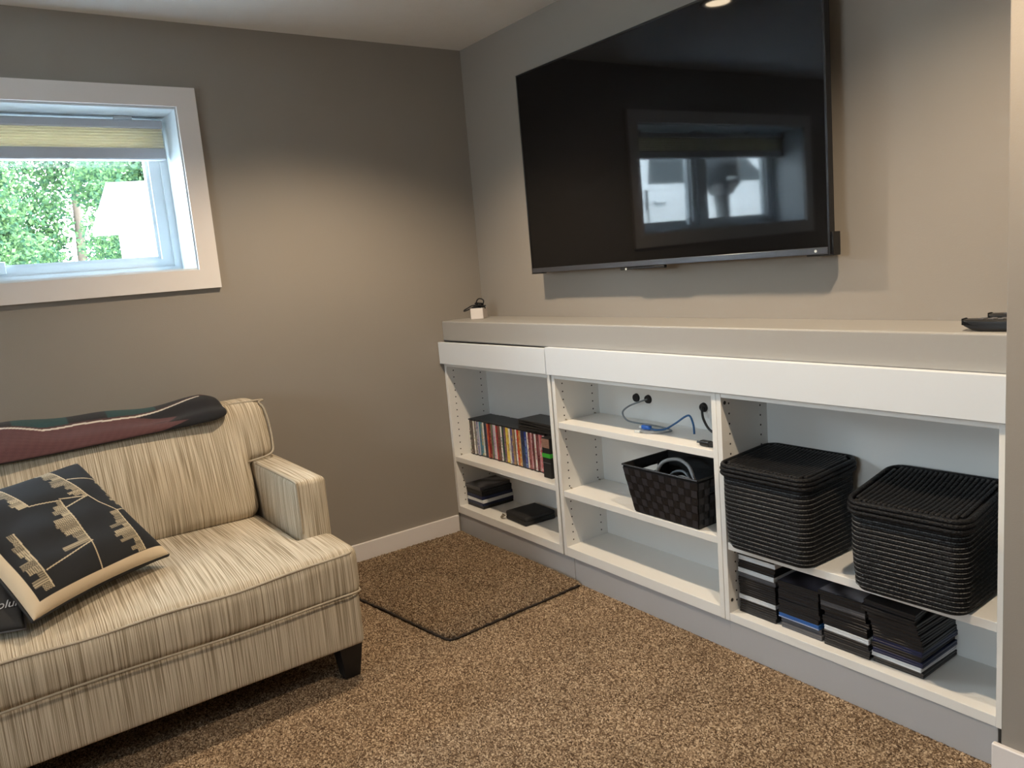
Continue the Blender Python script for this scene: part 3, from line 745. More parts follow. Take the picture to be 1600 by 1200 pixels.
CT, CD, CH = .0143, .132, .174
proto = None; x = .036
def spine(par, th, d, h, c1, c2, seed):
    rg = random.Random(seed); nx, nz = 3, 26; V = []; F = []; C = []
    x0, x1 = -th/2+.0006, th/2-.0006; yy = -d/2-.0006; z0, z1 = .006, h-.006
    bands = sorted(rg.uniform(.05, .95) for _ in range(4)); title = sorted((rg.uniform(.2, .4), rg.uniform(.6, .85)))
    for k in range(nz):
        for i in range(nx):
            a, b = x0+(x1-x0)*i/nx, x0+(x1-x0)*(i+1)/nx; p, q = z0+(z1-z0)*k/nz, z0+(z1-z0)*(k+1)/nz
            n0 = len(V); V += [(a, yy, p), (b, yy, p), (b, yy, q), (a, yy, q)]; F.append((n0, n0+1, n0+2, n0+3))
            t_ = k/nz; mixv = .0
            if title[0] < t_ < title[1] and i == 1 and rg.random() < .65: mixv = 1
            elif sum(t_ > b_ for b_ in bands) % 2: mixv = rg.uniform(0, .35)
            if k < 3 and rg.random() < .5: mixv = .6
            c = tuple((A*(1-mixv)+B*mixv)*rg.uniform(.85, 1.1) for A, B in zip(lin(*c1), lin(*c2))); C += [tuple(min(1, q_) for q_ in c)]*4
    # sleeve sides seen as thin returns
    n0 = len(V); V += [(x0-.0008, yy, z0), (x0-.0008, d/2-.004, z0), (x0-.0008, d/2-.004, z1), (x0-.0008, yy, z1)]; F.append((n0+3, n0+2, n0+1, n0)); C += [lin(*c1)]*4
    n0 = len(V); V += [(x1+.0008, yy, z0), (x1+.0008, d/2-.004, z0), (x1+.0008, d/2-.004, z1), (x1+.0008, yy, z1)]; F.append((n0, n0+1, n0+2, n0+3)); C += [lin(*c2)]*4
    mb = MB(); mb.add(V, F); o = mb.build('cover_sleeve', 'print', par, local=True); set_print(o, C)
shared = case_mesh('case_body', CT, CD, CH)
for i, (nm, c1, c2) in enumerate(ROW):
    h = CH; dy = random.uniform(-.004, .0025)
    t = thing('film_case', f'{nm} spined film case, {ordn(i)} from the left in the upright row', 'film case', (x+CT/2, -.165+CD/2+dy, .3892), 'upright row of film cases')
    if proto is None: proto = shared.build('case_body', 'case', t, local=True)
    else:
        bo = proto.copy(); COL.objects.link(bo); bo.parent = t
        if nm == 'white' and i % 2: bo = bo
    spine(t, CT, CD, CH, c1, c2, 100+i)
    x += CT+.0004
# game case with a green band, standing proud at the right end
gm = thing('game_case', 'thick black game case with a bright green band at the right end of the row', 'game case', (.685, -.115, .3892))
MB().box((-.026, -.085, 0), (.026, .080, .172)).build('case_body', 'blackm', gm, local=True, bevel=.002)
MB().box((-.0265, -.0856, .088), (.0265, .02, .106)).build('green_band', 'green', gm, local=True)
MB().box((-.025, -.0857, .130), (.025, -.083, .168)).build('cover_sleeve', mat('game_label', (.45, .25, .18), .5, noise=.6, nscale=120), gm, local=True)
MB().box((-.0262, -.0858, .064), (.0262, -.084, .067)).build('grey_line', 'caseg', gm, local=True)
# black boxes lying on the row
for (z0, z1, x0, x1, rz, lb) in ((.5640, .5870, .455, .72, 1, 'lower flat black box lying on top of the row of film cases'), (.5875, .6090, .450, .725, -2, 'upper flat black box on the row of film cases')):
    t = thing('flat_box', lb, 'box', ((x0+x1)/2, -.105, z0), 'flat black boxes on the film cases', (0, 0, R(rz)))
    MB().box((-(x1-x0)/2, -.062, 0), ((x1-x0)/2, .062, (z1-z0)*.62)).build('box_body', 'black', t, local=True, bevel=.004)
    MB().box((-(x1-x0)/2-.001, -.064, (z1-z0)*.66), ((x1-x0)/2+.001, .063, z1-z0)).build('box_lid', 'black', t, local=True, bevel=.004)

# lying cases: local origin at base centre, long side along y
def lying(label, cx, cy, z, rz, kind, group, th=.0143, w=.135, l=.19, top=None, tilt=None):
    t = thing('film_case', label, 'film case', (cx, cy, z), group, (tilt[0] if tilt else 0, tilt[1] if tilt else 0, rz))
    mt = {'k': 'case', 'w': 'casew', 'b': 'caseb', 'n': 'casen', 'g': 'caseg'}[kind]
    s = MB(); g = .0007
    s.box((-w/2, -l/2, 0), (w/2, l/2, th/2-g)); s.box((-w/2, -l/2, th/2+g), (w/2, l/2, th)); s.box((-w/2+.0015, -l/2+.0015, .001), (w/2-.0015, l/2-.0015, th-.001))
    s.build('case_body', mt, t, local=True, bevel=.0008, bseg=1)
    if kind == 'b':
        MB().box((-w/2-.0004, -l/2-.0006, .0022), (w/2+.0004, -l/2+.0004, .0034)).build('white_edge', 'casew', t, local=True)
    if top:
        n_ = 14; V = []; F = []; C = []; rg = random.Random(hash(label) % 999)
        rg = random.Random(len(label)+int(cx*1000))
        for i in range(n_+1):
            for j in range(n_+1):
                u, v = i/n_, j/n_; V.append(((u-.5)*(w-.004), (v-.5)*(l-.008), th+.0005))
                k = .5+.5*math.sin(u*7+rg.random()*.6+3*math.sin(v*5)); C.append(tuple(a*(1-k)+b_*k for a, b_ in zip(*top)))
        for i in range(n_):
            for j in range(n_): F.append((i*(n_+1)+j, (i+1)*(n_+1)+j, (i+1)*(n_+1)+j+1, i*(n_+1)+j+1))
        mb = MB(); mb.add(V, F); o = mb.build('cover_sleeve', 'print', t, local=True); set_print(o, C)
    return t
KN = {'k': 'black', 'w': 'white', 'b': 'blue', 'n': 'navy', 'g': 'dark grey'}
def stack(where, cx, cy, z, kinds, grp, jit=.003, top=None, th=.0143, rz0=0, shifts=None):
    n = len(kinds)
    for i, k in enumerate(kinds):
        pos = ordn(i)+' from the bottom' if i < n-1 else 'topmost'
        if i == 0: pos = 'bottommost'
        dx = random.uniform(-jit, jit); dy = random.uniform(-jit, jit*.5)
        if shifts and i in shifts: dx += shifts[i][0]; dy += shifts[i][1]
        lying(f'{KN[k]} film case, {pos} in {where}', cx+dx, cy+dy, z+i*(th+.0003), R(rz0+random.uniform(-1, 1)), k, grp, th, top=top if i == n-1 else None)
dark = (lin(18, 18, 24), lin(70, 70, 84)); greyart = (lin(30, 30, 36), lin(150, 150, 158))
ZB = .1325
stack('the leftmost stack of the right bookcase', 1.732, -.118, ZB, 'kkkwkkkkgwkkwk', 'film cases stacked in the right bookcase', .003)
stack('the second stack of the right bookcase', 1.876, -.116, ZB, 'ggbkkkkkkk', 'film cases stacked in the right bookcase', .003, top=dark, shifts={0: (.012, -.004), 1: (.004, .004)})
stack('the third stack of the right bookcase', 2.030, -.122, ZB, 'kkkwkkkkgkk', 'film cases stacked in the right bookcase', .004, top=greyart, shifts={9: (-.010, 0), 10: (-.012, -.004), 7: (-.006, 0), 8: (-.006, 0)})
stack('the rightmost stack of the right bookcase', 2.172, -.116, ZB, 'kwnknkkkkk', 'film cases stacked in the right bookcase', .003, shifts={8: (-.008, -.004), 9: (-.010, -.006)})
lying('black film case slipping askew, lower of two on the rightmost stack', 2.145, -.135, ZB+.1468, R(8), 'k', 'film cases stacked in the right bookcase', tilt=(0, R(4)))
lying('black film case slipping askew, upper of two on the rightmost stack', 2.150, -.128, ZB+.1620, R(5), 'k', 'film cases stacked in the right bookcase', tilt=(0, R(4)))
stack('the short stack of the left bookcase', .098, -.108, .1416, 'knwnkkg', 'film cases stacked in the left bookcase', .004, top=greyart, th=.0146, shifts={4: (-.006, 0), 6: (-.014, -.004), 5: (-.010, 0)})

# zip pouch
zp = thing('zip_case', 'black zipped disc case with a metal key charm on the bottom left shelf', 'case', (.442, -.132, .1415), rot=(0, 0, R(-3)))
MB().rbox((-.082, -.082, .0), (.082, .082, .018), .008, 6).build('lower_half', 'blackm', zp, local=True, smooth=True)
MB().rbox((-.082, -.082, .020), (.082, .082, .040), .009, 6, (0, 0, .004)).build('upper_half', 'blackm', zp, local=True, smooth=True)
MB().rbox((-.080, -.080, .0165), (.080, .080, .0215), .002, 4).build('zip', 'black', zp, local=True)
s = MB(); s.tube([(-.082+.004*math.cos(a), -.086-.012*0+.010*math.sin(a)-.006, .016+.004*math.cos(a)) for a in np.linspace(0, 6.28, 14)[:-1]], .0014, 6, closed=True)
for k in range(5): s.rbox((-.105+.004*k, -.098+.003*(k % 2), .002+.004*k), (-.090+.004*k, -.090+.003*(k % 2), .010+.004*k), .003, 2)
s.build('key_charm', 'chrome', zp, local=True, smooth=True)

# ------------------------------------------------------------------ cables on the middle top shelf
Zs = .6585
def cable(label, pts, r, mt, n=10, group=None):
    t = thing('cable', label, 'cable', pts[0], group); MB().tube(bez(pts, n), r, 8).build('cord', mt, t, smooth=True); return t
c1 = cable('grey looped network cable hanging out of a grommet above the shelf', [(1.124, -.034, .737), (1.115, -.060, .733), (1.075, -.085, .715), (1.055, -.100, .692), (1.085, -.110, .668), (1.14, -.110, Zs+.004), (1.21, -.106, Zs+.004), (1.28, -.112, Zs+.003), (1.33, -.130, Zs+.003), (1.325, -.165, Zs+.003), (1.285, -.190, Zs+.003), (1.245, -.200, Zs+.003)], .0034, 'cablegrey')
MB().box((1.222, -.2045, Zs-.002), (1.246, -.1935, Zs+.006), rot=(0, 0, R(18))).build('clear_plug', 'clear', c1, bevel=.001)
c2 = cable('blue network cable arching up from the shelf, with a bright blue plug', [(1.425, -.120, Zs+.001), (1.415, -.112, .690), (1.395, -.105, .716), (1.375, -.108, .712), (1.345, -.125, .688), (1.315, -.145, .668), (1.28, -.155, Zs+.004), (1.245, -.148, Zs+.004)], .0036, 'cableblue')
MB().rbox((1.205, -.156, Zs-.002), (1.248, -.140, Zs+.013), .005, 4).build('blue_plug', 'plugblue', c2, smooth=True)
MB().box((1.193, -.152, Zs), (1.206, -.142, Zs+.009)).build('clear_tip', 'clear', c2)
c3 = cable('black cable coming out of the right grommet', [(1.392, -.034, .733), (1.402, -.050, .728), (1.425, -.070, .700), (1.47, -.090, .672), (1.53, -.10, Zs+.004), (1.59, -.11, Zs+.004)], .0045, 'black')
c4 = thing('power_connector', 'small black cable connector at the right front of the shelf', 'connector', (1.56, -.215, .656))
MB().rbox((1.535, -.224, .6565), (1.575, -.202, .674), .005, 4).build('connector_body', 'black', c4, smooth=True)
MB().rbox((1.573, -.222, .6575), (1.610, -.204, .673), .004, 4).build('connector_sleeve', 'blackm', c4, smooth=True)
MB().tube([(1.53, -.213, .665), (1.52, -.213, .665)], .004, 8).build('pin_socket', 'black', c4)

# ------------------------------------------------------------------ woven strap basket
bk = thing('woven_basket', 'open black woven strap basket full of grey cables in the middle bookcase', 'basket', (1.388, -.145, .377))
B0 = ((1.242, -.240), (1.532, -.056)); B1 = ((1.214, -.266), (1.560, -.034)); BZ0, BZ1 = .3775, .552
def bpos(u, side, z, off=0):
    k = (z-BZ0)/(BZ1-BZ0)
    x0, y0 = [B0[0][i]*(1-k)+B1[0][i]*k for i in range(2)]; x1, y1 = [B0[1][i]*(1-k)+B1[1][i]*k for i in range(2)]
    if side == 0: return (x0+(x1-x0)*u, y0-off, z)
    if side == 1: return (x1+off, y0+(y1-y0)*u, z)
    if side == 2: return (x1+(x0-x1)*u, y1+off, z)
    return (x0-off, y1+(y0-y1)*u, z)
NS = [12, 8, 12, 8]; NR = 6
hgap = (BZ0+.118, BZ0+.150)                                    # handle slots in the two ends
for r in range(NR):
    z0 = BZ0+.004+r*(BZ1-BZ0-.012)/NR; z1 = z0+(BZ1-BZ0-.012)/NR-.001
    s = MB()
    for side in range(4):
        n_ = NS[side]; V = []; F = []
        for j in range(n_*2+1):
            u = j/(n_*2); off = .0012+.0016*math.cos(math.pi*(j-.5+r*1.0*2)/1) if False else .0006+(.0018 if ((j//2+r) % 2 == 0) else 0)
            V += [bpos(u, side, z0, off), bpos(u, side, z1, off)]
        for j in range(n_*2):
            u = (j+.5)/(n_*2)
            if side in (1, 3) and r == NR-2 and .25 < u < .75: continue
            F.append((2*j, 2*j+2, 2*j+3, 2*j+1))
        s.add(V, F)
    s.build('strap', 'strap', bk)
for side in range(4):
    n_ = NS[side]
    for j in range(n_):
        u0, u1 = (j+.06)/n_, (j+.94)/n_; V = []; F = []; slot = side in (1, 3) and .25 < (j+.5)/n_ < .75
        for r in range(NR):
            z0 = BZ0+.004+r*(BZ1-BZ0-.012)/NR; z1 = z0+(BZ1-BZ0-.012)/NR
            if slot and r == NR-2: continue
            off = .0008+(.0020 if ((j+r) % 2) else -.0012)
            k0 = len(V); V += [bpos(u0, side, z0+.001, off), bpos(u1, side, z0+.001, off), bpos(u1, side, z1-.001, off), bpos(u0, side, z1-.001, off)]
            F.append((k0, k0+1, k0+2, k0+3))
        mb = MB(); mb.add(V, F); mb.build('upright_strap', 'strap2', bk)
# inner liner keeps the slots open, rim, base, slot rims, rivets
s = MB()
for side in range(4):
    def quad(u0, u1, za, zb): s.add([bpos(u0, side, za, -.003), bpos(u1, side, za, -.003), bpos(u1, side, zb, -.003), bpos(u0, side, zb, -.003)], [(0, 1, 2, 3)])
    if side in (1, 3): quad(0, .25, BZ0, BZ1); quad(.75, 1, BZ0, BZ1); quad(.25, .75, BZ0, hgap[0]); quad(.25, .75, hgap[1], BZ1)
    else: quad(0, 1, BZ0, BZ1)
s.build('liner', 'blackm', bk)
s = MB(); c = [bpos(0, k, BZ1) for k in range(4)]
for k in range(4): s.cyl(c[k], c[(k+1) % 4], .0035, 8)
s.build('rim', 'black', bk)
MB().box((B0[0][0], B0[0][1], BZ0), (B0[1][0], B0[1][1], BZ0+.003)).build('base', 'blackm', bk)
for side in (1, 3):
    s = MB(); P = [bpos(.25, side, hgap[0]), bpos(.75, side, hgap[0]), bpos(.75, side, hgap[1]), bpos(.25, side, hgap[1])]
    for k in range(4): s.cyl(P[k], P[(k+1) % 4], .002, 6)
    s.build('handle_slot_rim', 'black', bk)
    for u in (.15, .85):
        for z in (BZ0+.10, BZ0+.155):
            p = Vector(bpos(u, side, z, .002)); q = Vector(bpos(u, side, z, -.006)); MB().cyl(p, q, .0028, 8).build('rivet', 'chrome', bk)
for k, (lb, pts, r, mt) in enumerate((
    ('thick pale grey cable arching above the basket rim', [(1.30, -.20, .42), (1.305, -.195, .50), (1.325, -.18, .555), (1.375, -.16, .572), (1.43, -.165, .560), (1.475, -.19, .530), (1.50, -.20, .48)], .0065, 'cablepale'),
    ('thin grey cable looping inside the basket', [(1.35, -.21, .45), (1.38, -.20, .525), (1.42, -.19, .545), (1.46, -.20, .535), (1.49, -.21, .50), (1.47, -.19, .42)], .0042, 'cablegrey'),
    ('pale thin cable crossing the basket, below the arching one', [(1.37, -.17, .43), (1.40, -.19, .515), (1.45, -.20, .530), (1.50, -.22, .515), (1.515, -.225, .45)], .0032, 'cablepale'),
    ('dark cable tie lead leaning in the basket', [(1.44, -.20, .43), (1.455, -.205, .50), (1.452, -.195, .54), (1.43, -.17, .52), (1.40, -.15, .45)], .0035, 'cablegrey'))):
    cable(lb, pts, r, mt)
s = thing('cable_coil', 'dark grey coil of cable at the bottom of the woven basket', 'cable', (1.39, -.15, .39))
q = MB()
for k in range(5):
    q.tube([(1.39+(.10-.008*k)*math.cos(a), -.15+(.055-.004*k)*math.sin(a), .392+.012*k+.006*math.sin(2*a+k)) for a in np.linspace(0, 2*math.pi, 29)[:-1]], .005, 6, closed=True)
q.build('cord', 'cablegrey', s, smooth=True)

# ------------------------------------------------------------------ lidded rope boxes
def rrect(x0, x1, y0, y1, r, z, n=6, sag=None):
    P = []
    for (cx, cy, a0) in ((x1-r, y1-r, 0), (x0+r, y1-r, 90), (x0+r, y0+r, 180), (x1-r, y0+r, 270)):
        for k in range(n+1): a = R(a0+90*k/n); P.append((cx+r*math.cos(a), cy+r*math.sin(a), z))
    # subdivide straight runs
    out = []
    for i in range(len(P)):
        p, q = Vector(P[i]), Vector(P[(i+1) % len(P)]); out.append(p)
        if (q-p).length > .05:
            m_ = int((q-p).length/.03)
            for k in range(1, m_): out.append(p+(q-p)*k/m_)
    if sag: out = [Vector((p.x, p.y, p.z+sag(p.x, p.y))) for p in out]
    return out
def rope_box(label, cx, cy, w_, d_, hb, rz, front_drop, sagc):
    zb = .3675
    t = thing('rope_box', label, 'storage box', (cx, cy, zb), 'lidded black rope boxes', (0, 0, rz))
    rows = 18; pitch = hb/rows; rr = .032
    def up_(y): return front_drop*(y/d_+.5)
    st = MB()
    for k in range(rows):
        z = pitch*(k+.5); f = k/(rows-1); g = .005*(1-f)-.003*math.sin(f*math.pi)
        if k == 0: g += .004
        P = rrect(-w_/2+g, w_/2-g, -d_/2+g, d_/2-g, rr, z, sag=lambda x, y: up_(y)*f)
        if k: st.tube([Vector((p.x*1.004, p.y*1.004, p.z-pitch*.5)) + Vector((p.x, p.y, 0)).normalized()*(pitch*.36) for p in P], .0014, 4, closed=True)
        MB().tube(P, [pitch*.53*(1+up_(p.y)/hb) for p in P], 6, closed=True).build('rope_coil', 'rope', t, local=True, smooth=True)
    MB().rbox((-w_/2+.006, -d_/2+.006, .001), (w_/2-.006, d_/2-.006, hb), .03, 4, fn=lambda q, U: Vector((q.x, q.y, q.z*(1+up_(q.y)/hb)))).build('inner_wall', 'blackm', t, local=True, smooth=True)
    so_ = st.build('stitching', 'stitch', t, local=True); so_['kind'] = 'stuff'
    def sag(x, y):                                               # lid surface: lower in front, dished along the middle
        u = y/(d_/2); v = x/(w_/2)
        return up_(y)-sagc*max(0, 1-u*u)*max(0, 1-v*v)
    lid = MB(); e = .010; lw, ld = w_/2+e, d_/2+e
    lid.rbox((-lw+.012, -ld+.012, hb+.002), (lw-.012, ld-.012, hb+.016), .006, 14, fn=lambda q, U: Vector((q.x, q.y, q.z+sag(q.x, q.y))))
    lo = lid.build('lid', 'blackm', t, local=True, smooth=True)
    lp = .0128
    for k in range(3):
        P = rrect(-lw, lw, -ld, ld, rr+.004, hb+.002+lp*(k-.6), sag=lambda x, y: sag(x, y) if True else 0)
        if k == 2: P = [Vector((p.x*.985, p.y*.985, p.z-.002)) for p in P]
        MB().tube(P, lp*.54, 6, closed=True).build('rim_coil', 'rope', lo, local=True, smooth=True)
    n_ = int(2*(lw-.016)/.0122)
    for i in range(n_):
        x = -lw+.016+(i+.5)*(2*lw-.032)/n_; ye = ld-.012-(.018 if i in (0, n_-1) else 0)
        P = [(x, y, hb+.0195+sag(x, y)) for y in np.linspace(-ye, ye, 13)]
        MB().tube(P, .0062, 6).build('lid_rope', 'rope', lo, local=True, smooth=True)
    return t
rope_box('black lidded rope box on the left, beside the bookcase divider', 1.815, -.162, .290, .236, .243, R(-.6), .014, .010)
rope_box('black lidded rope box on the right, sticking out past the shelf edge', 2.232, -.172, .278, .236, .222, R(2.5), .034, .012)

# ------------------------------------------------------------------ things on the ledge
ZL = 1.0428
cb = thing('card_box', 'small white card box holding a tangle of black cord on the ledge corner', 'box', (.125, -.105, ZL), rot=(0, 0, R(38)))
a_, h_ = .031, .050
for (p, q) in (((-a_, -a_, 0), (a_, -a_+.0015, h_)), ((-a_, a_-.0015, 0), (a_, a_, h_)), ((-a_, -a_, 0), (-a_+.0015, a_, h_)), ((a_-.0015, -a_, 0), (a_, a_, h_)), ((-a_, -a_, 0), (a_, a_, .0015))):
    MB().box(p, q).build('box_side', 'paper', cb, local=True)
tg = thing('cord_tangle', 'tangled black cord piled in the small white card box', 'cable', (.125, -.105, ZL+.03))
rg = random.Random(5); s = MB()
for k in range(7):
    P = [(.125+rg.uniform(-.026, .026), -.105+rg.uniform(-.026, .026), ZL+rg.uniform(.035, .072)) for _ in range(7)]
    s.tube(bez(P, 6), .0028, 6)
s.tube(bez([(.125, -.10, ZL+.060), (.10, -.12, ZL+.062), (.075, -.135, ZL+.050), (.062, -.145, ZL+.042), (.07, -.15, ZL+.038), (.095, -.14, ZL+.045), (.12, -.125, ZL+.058)], 6), .003, 6)
s.tube(bez([(.11, -.11, ZL+.060), (.125, -.11, ZL+.085), (.135, -.10, ZL+.092), (.15, -.09, ZL+.082), (.14, -.09, ZL+.06)], 6), .003, 6)
s.build('cord', 'blackm', tg, smooth=True)

def remote(label, loc, rz, l, w_, h):
    t = thing('remote_control', label, 'remote', loc, None, (0, 0, rz))
    def fn(q, U):
        k = U.x
        z = q.z; q = Vector((q.x, q.y*(1-.18*max(0, -k)**3), q.z))
        if U.z < 0: q.z += .6*h*max(0, (abs(k)-.55)/.45)**2
        return q
    MB().rbox((-l/2, -w_/2, 0), (l/2, w_/2, h), .006, 10, (0, 0, .002), fn).build('remote_body', 'black', t, local=True, smooth=True)
    for i in range(6):
        for j in range(3):
            MB().rbox((-l/2+.035+i*.02, -.016+j*.012, h-.001), (-l/2+.046+i*.02, -.009+j*.012, h+.0025), .001, 2).build('button', 'caseg', t, local=True)
    return t
remote('black remote control nearest the edge, at the right end of the ledge', (2.416, -.192, ZL+.0005), R(6), .165, .046, .026)
remote('black remote control lying behind the other one on the ledge', (2.412, -.110, ZL+.0005), R(3), .12, .040, .030)

# ------------------------------------------------------------------ lettering on the pouch
try:
    cu = bpy.data.curves.new('lettering', 'FONT'); cu.body = 'Columbia'; cu.size = .031; cu.shear = .25; cu.extrude = .0004; cu.align_x = 'LEFT'
    to = bpy.data.objects.new('lettering', cu); COL.objects.link(to)
    dg = bpy.context.evaluated_depsgraph_get(); me = bpy.data.meshes.new_from_object(to.evaluated_get(dg))
    bpy.data.objects.remove(to); me.materials.clear(); me.materials.append(mat('grey_lettering', (.42, .42, .44), .6))
    lo = bpy.data.objects.new('lettering', me); COL.objects.link(lo); lo.parent = pch
    lo.location = (.007, -.028, .0150); lo.rotation_euler = (0, 0, R(0))
except Exception as ex:
    print('lettering', ex)

# ------------------------------------------------------------------ outside
GZ = .85
g = MB().box((-40, -40, GZ-.2), (-.33, 40, GZ)).build('ground', 'ground'); g['kind'] = 'structure'; g['label'] = 'pale ground outside the window'
sh = thing('garden_shed', 'white garden shed with a pale pitched roof seen through the window', 'shed', (-9.9, .015, GZ))
SX0, SX1, SYa, SYb, SZe, SZr = -11.2, -8.6, .275, 3.7, 2.34, 2.97
MB().box((SX0, SYa, GZ), (SX1, SYb, SZe)).build('wall', 'shed', sh)
mb = MB(); mx_ = (SX0+SX1)/2
for yy in (SYa, SYb-.08): mb.add([(SX0, yy, SZe), (SX1, yy, SZe), (mx_, yy, SZr-.06), (SX0, yy+.08, SZe), (SX1, yy+.08, SZe), (mx_, yy+.08, SZr-.06)], [(0, 1, 2), (5, 4, 3), (0, 3, 4, 1), (1, 4, 5, 2), (2, 5, 3, 0)])
mb.build('gable', 'shed', sh)
for sg in (1, -1):
    xe = mx_+sg*((SX1-SX0)/2+.28); ze = SZe-.16
    mb = MB(); mb.add([(mx_, SYa-.26, SZr), (xe, SYa-.26, ze), (xe, SYb+.26, ze), (mx_, SYb+.26, SZr), (mx_, SYa-.26, SZr-.09), (xe, SYa-.26, ze-.09), (xe, SYb+.26, ze-.09), (mx_, SYb+.26, SZr-.09)],
        [(0, 1, 2, 3), (7, 6, 5, 4), (0, 4, 5, 1), (1, 5, 6, 2), (2, 6, 7, 3), (3, 7, 4, 0)]); mb.build('roof_panel', 'shedroof', sh)
sh.rotation_euler = (0, 0, R(-18))
def tree(label, cx, cy, rad, zc, nl, seed, leaf=.10):
    t = thing('leafy_tree', label, 'tree', (cx, cy, GZ), 'trees behind the shed')
    MB().tube(bez([(cx, cy, GZ), (cx+.1, cy, GZ+1), (cx, cy+.1, zc)], 5), [.16-.008*i for i in range(11)], 8).build('trunk', 'bark', t, smooth=True)
    rgn = np.random.RandomState(seed); V = []; F = []
    blobs = [(cx+rgn.uniform(-.6, .6)*rad, cy+rgn.uniform(-.75, .75)*rad, zc+rgn.uniform(-.8, .7)*rad, rad*rgn.uniform(.28, .5)) for _ in range(16)]
    B_ = np.array(blobs)[rgn.randint(len(blobs), size=nl)]
    nm = lambda q: q/np.linalg.norm(q, axis=1, keepdims=True)
    P_ = B_[:, :3]+nm(rgn.normal(size=(nl, 3)))*(B_[:, 3]*rgn.uniform(.45, 1, nl))[:, None]
    U_ = nm(rgn.normal(size=(nl, 3))); W_ = nm(np.cross(U_, rgn.normal(size=(nl, 3)))); S_ = (leaf*rgn.uniform(.6, 1.2, nl))[:, None]
    V = np.stack([P_-U_*S_, P_+W_*S_*.55, P_+U_*S_, P_-W_*S_*.55], 1).reshape(-1, 3).tolist(); F = [(4*k, 4*k+1, 4*k+2, 4*k+3) for k in range(nl)]
    mb = MB(); mb.add(V, F); o = mb.build('foliage', 'leaf', t); o['kind'] = 'stuff'
tree('large leafy tree behind the shed, at the left edge of the window view', -13.5, -2.3, 1.7, 3.2, 26000, 3, .05)
tree('large leafy tree behind the shed, directly left of its roof', -13.6, 1.6, 1.7, 3.3, 26000, 4, .05)
tree('leafy tree farther back, filling the gap between the two nearer crowns', -18.5, .6, 2.6, 4.0, 30000, 5, .07)
tree('low leafy shrub tree seen through the parked car windows', -9.5, -11.5, 2.2, 2.6, 6000, 6)

# parked car (seen mirrored in the television)
cr_ = thing('parked_car', 'white car parked outside, seen mirrored in the television', 'car', (-3.6, -5.6, GZ))
def prof(y): pass
secs = []
#  (y, hood/roof height, half width)
body = [(-7.9, .62, .80), (-7.7, .82, .88), (-6.9, .98, .90), (-6.2, 1.04, .91), (-4.2, 1.04, .91), (-3.7, 1.0, .90), (-3.35, .85, .86), (-3.25, .6, .80)]
V = []; F = []
for (y, h, hw) in body:
    for (x, z) in ((-hw*.9, .28), (-hw, .45), (-hw, h*.72), (-hw*.94, h*.97), (-hw*.6, h), (hw*.6, h), (hw*.94, h*.97), (hw, h*.72), (hw, .45), (hw*.9, .28)): V.append((-3.6+x, y, GZ+z))
for i in range(len(body)-1):
    for k in range(10): F.append((i*10+k, (i+1)*10+k, (i+1)*10+(k+1) % 10, i*10+(k+1) % 10))
F.append(tuple(range(10))); F.append(tuple(reversed([70+k for k in range(10)])))
mb = MB(); mb.add(V, F); mb.build('body', 'car', cr_, smooth=True, auto=40)
cab = [(-6.55, 1.02, .86), (-5.85, 1.58, .70), (-4.3, 1.62, .70), (-3.45, 1.10, .80)]
V = []; F = []
for (y, h, hw) in cab: V += [(-3.6-.86, y, GZ+1.0), (-3.6-hw, y, GZ+h), (-3.6+hw, y, GZ+h), (-3.6+.86, y, GZ+1.0)]
for i in range(3):
    for k in range(4): F.append((i*4+k, (i+1)*4+k, (i+1)*4+(k+1) % 4, i*4+(k+1) % 4))
F.append((0, 1, 2, 3)); F.append((15, 14, 13, 12))
mb = MB(); mb.add(V, F); mb.build('cabin', 'car', cr_)
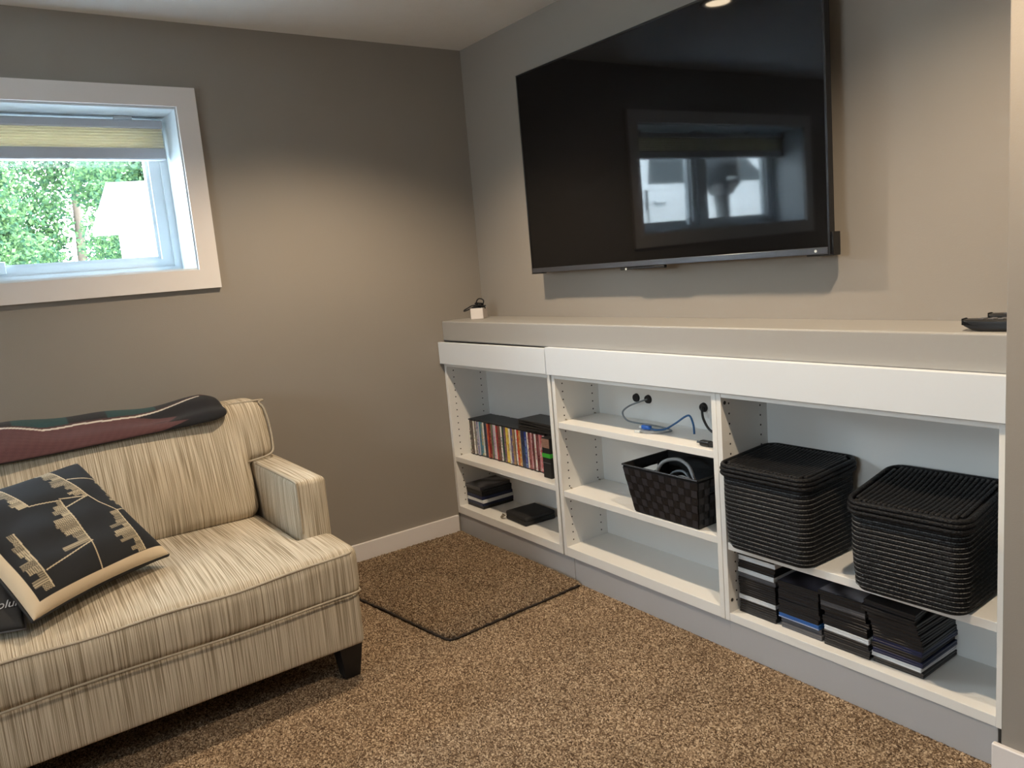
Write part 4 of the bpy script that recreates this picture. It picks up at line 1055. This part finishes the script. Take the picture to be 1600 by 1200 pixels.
def sidequad(y0, y1, y2, y3, nm):
    for sg in (1, -1):
        X = lambda z: -3.6+sg*(.868-.16*(z-1.0)/.58)
        P = [(X(1.07), y0, GZ+1.07), (X(1.07), y1, GZ+1.07), (X(1.50), y2, GZ+1.50), (X(1.50), y3, GZ+1.50)]
        mb = MB(); mb.add(P+[(p[0]-sg*.02, p[1], p[2]) for p in P], [(0, 1, 2, 3), (7, 6, 5, 4), (0, 4, 5, 1), (1, 5, 6, 2), (2, 6, 7, 3), (3, 7, 4, 0)]); mb.build('side_window', 'carglass', cr_)
sidequad(-6.2, -5.25, -5.25, -5.72, 0); sidequad(-5.12, -4.2, -4.35, -5.12, 1)
for sg in (1, -1):
    MB().rbox((-3.6+sg*1.0-.09, -6.32, GZ+1.02), (-3.6+sg*1.0+.09, -6.12, GZ+1.17), .04, 4).build('wing_mirror', 'car', cr_, smooth=True)
    for y in (-5.28, -4.3): MB().box((-3.6+sg*.91-.02, y-.09, GZ+.86), (-3.6+sg*.91+.02, y+.09, GZ+.89)).build('door_handle', 'car', cr_, bevel=.008)
    for y in (-6.15, -5.18, -4.1): MB().box((-3.6+sg*.905-.012, y-.006, GZ+.35), (-3.6+sg*.905+.012, y+.006, GZ+1.0)).build('door_gap', 'tyre', cr_)
    for y in (-7.05, -4.0): MB().cyl((-3.6+sg*.70, y, GZ+.33), (-3.6+sg*.92, y, GZ+.33), .33, 24).build('wheel', 'tyre', cr_)

# garden lamp post close outside the window (dark shape in the mirrored view)
gl = thing('garden_lamp', 'dark lamp post outside the window, seen mirrored in the television', 'lamp post', (-.95, -3.16, GZ))
lx, ly = -.95, -3.16
MB().cyl((lx, ly, GZ), (lx, ly, GZ+.78), .055, 16).build('post', 'lampmetal', gl, smooth=True)
MB().cyl((lx, ly, GZ+.78), (lx, ly, GZ+.85), .08, 20, .135).build('collar', 'lampmetal', gl, smooth=True)
MB().cyl((lx, ly, GZ+.85), (lx, ly, GZ+1.16), .145, 24).build('lamp_head', 'lampmetal', gl, smooth=True)
MB().rbox((lx+.10, ly-.0, GZ+.885), (lx+.150, ly+.08, GZ+.905), .004, 3).build('lamp_slot', 'casew', gl)
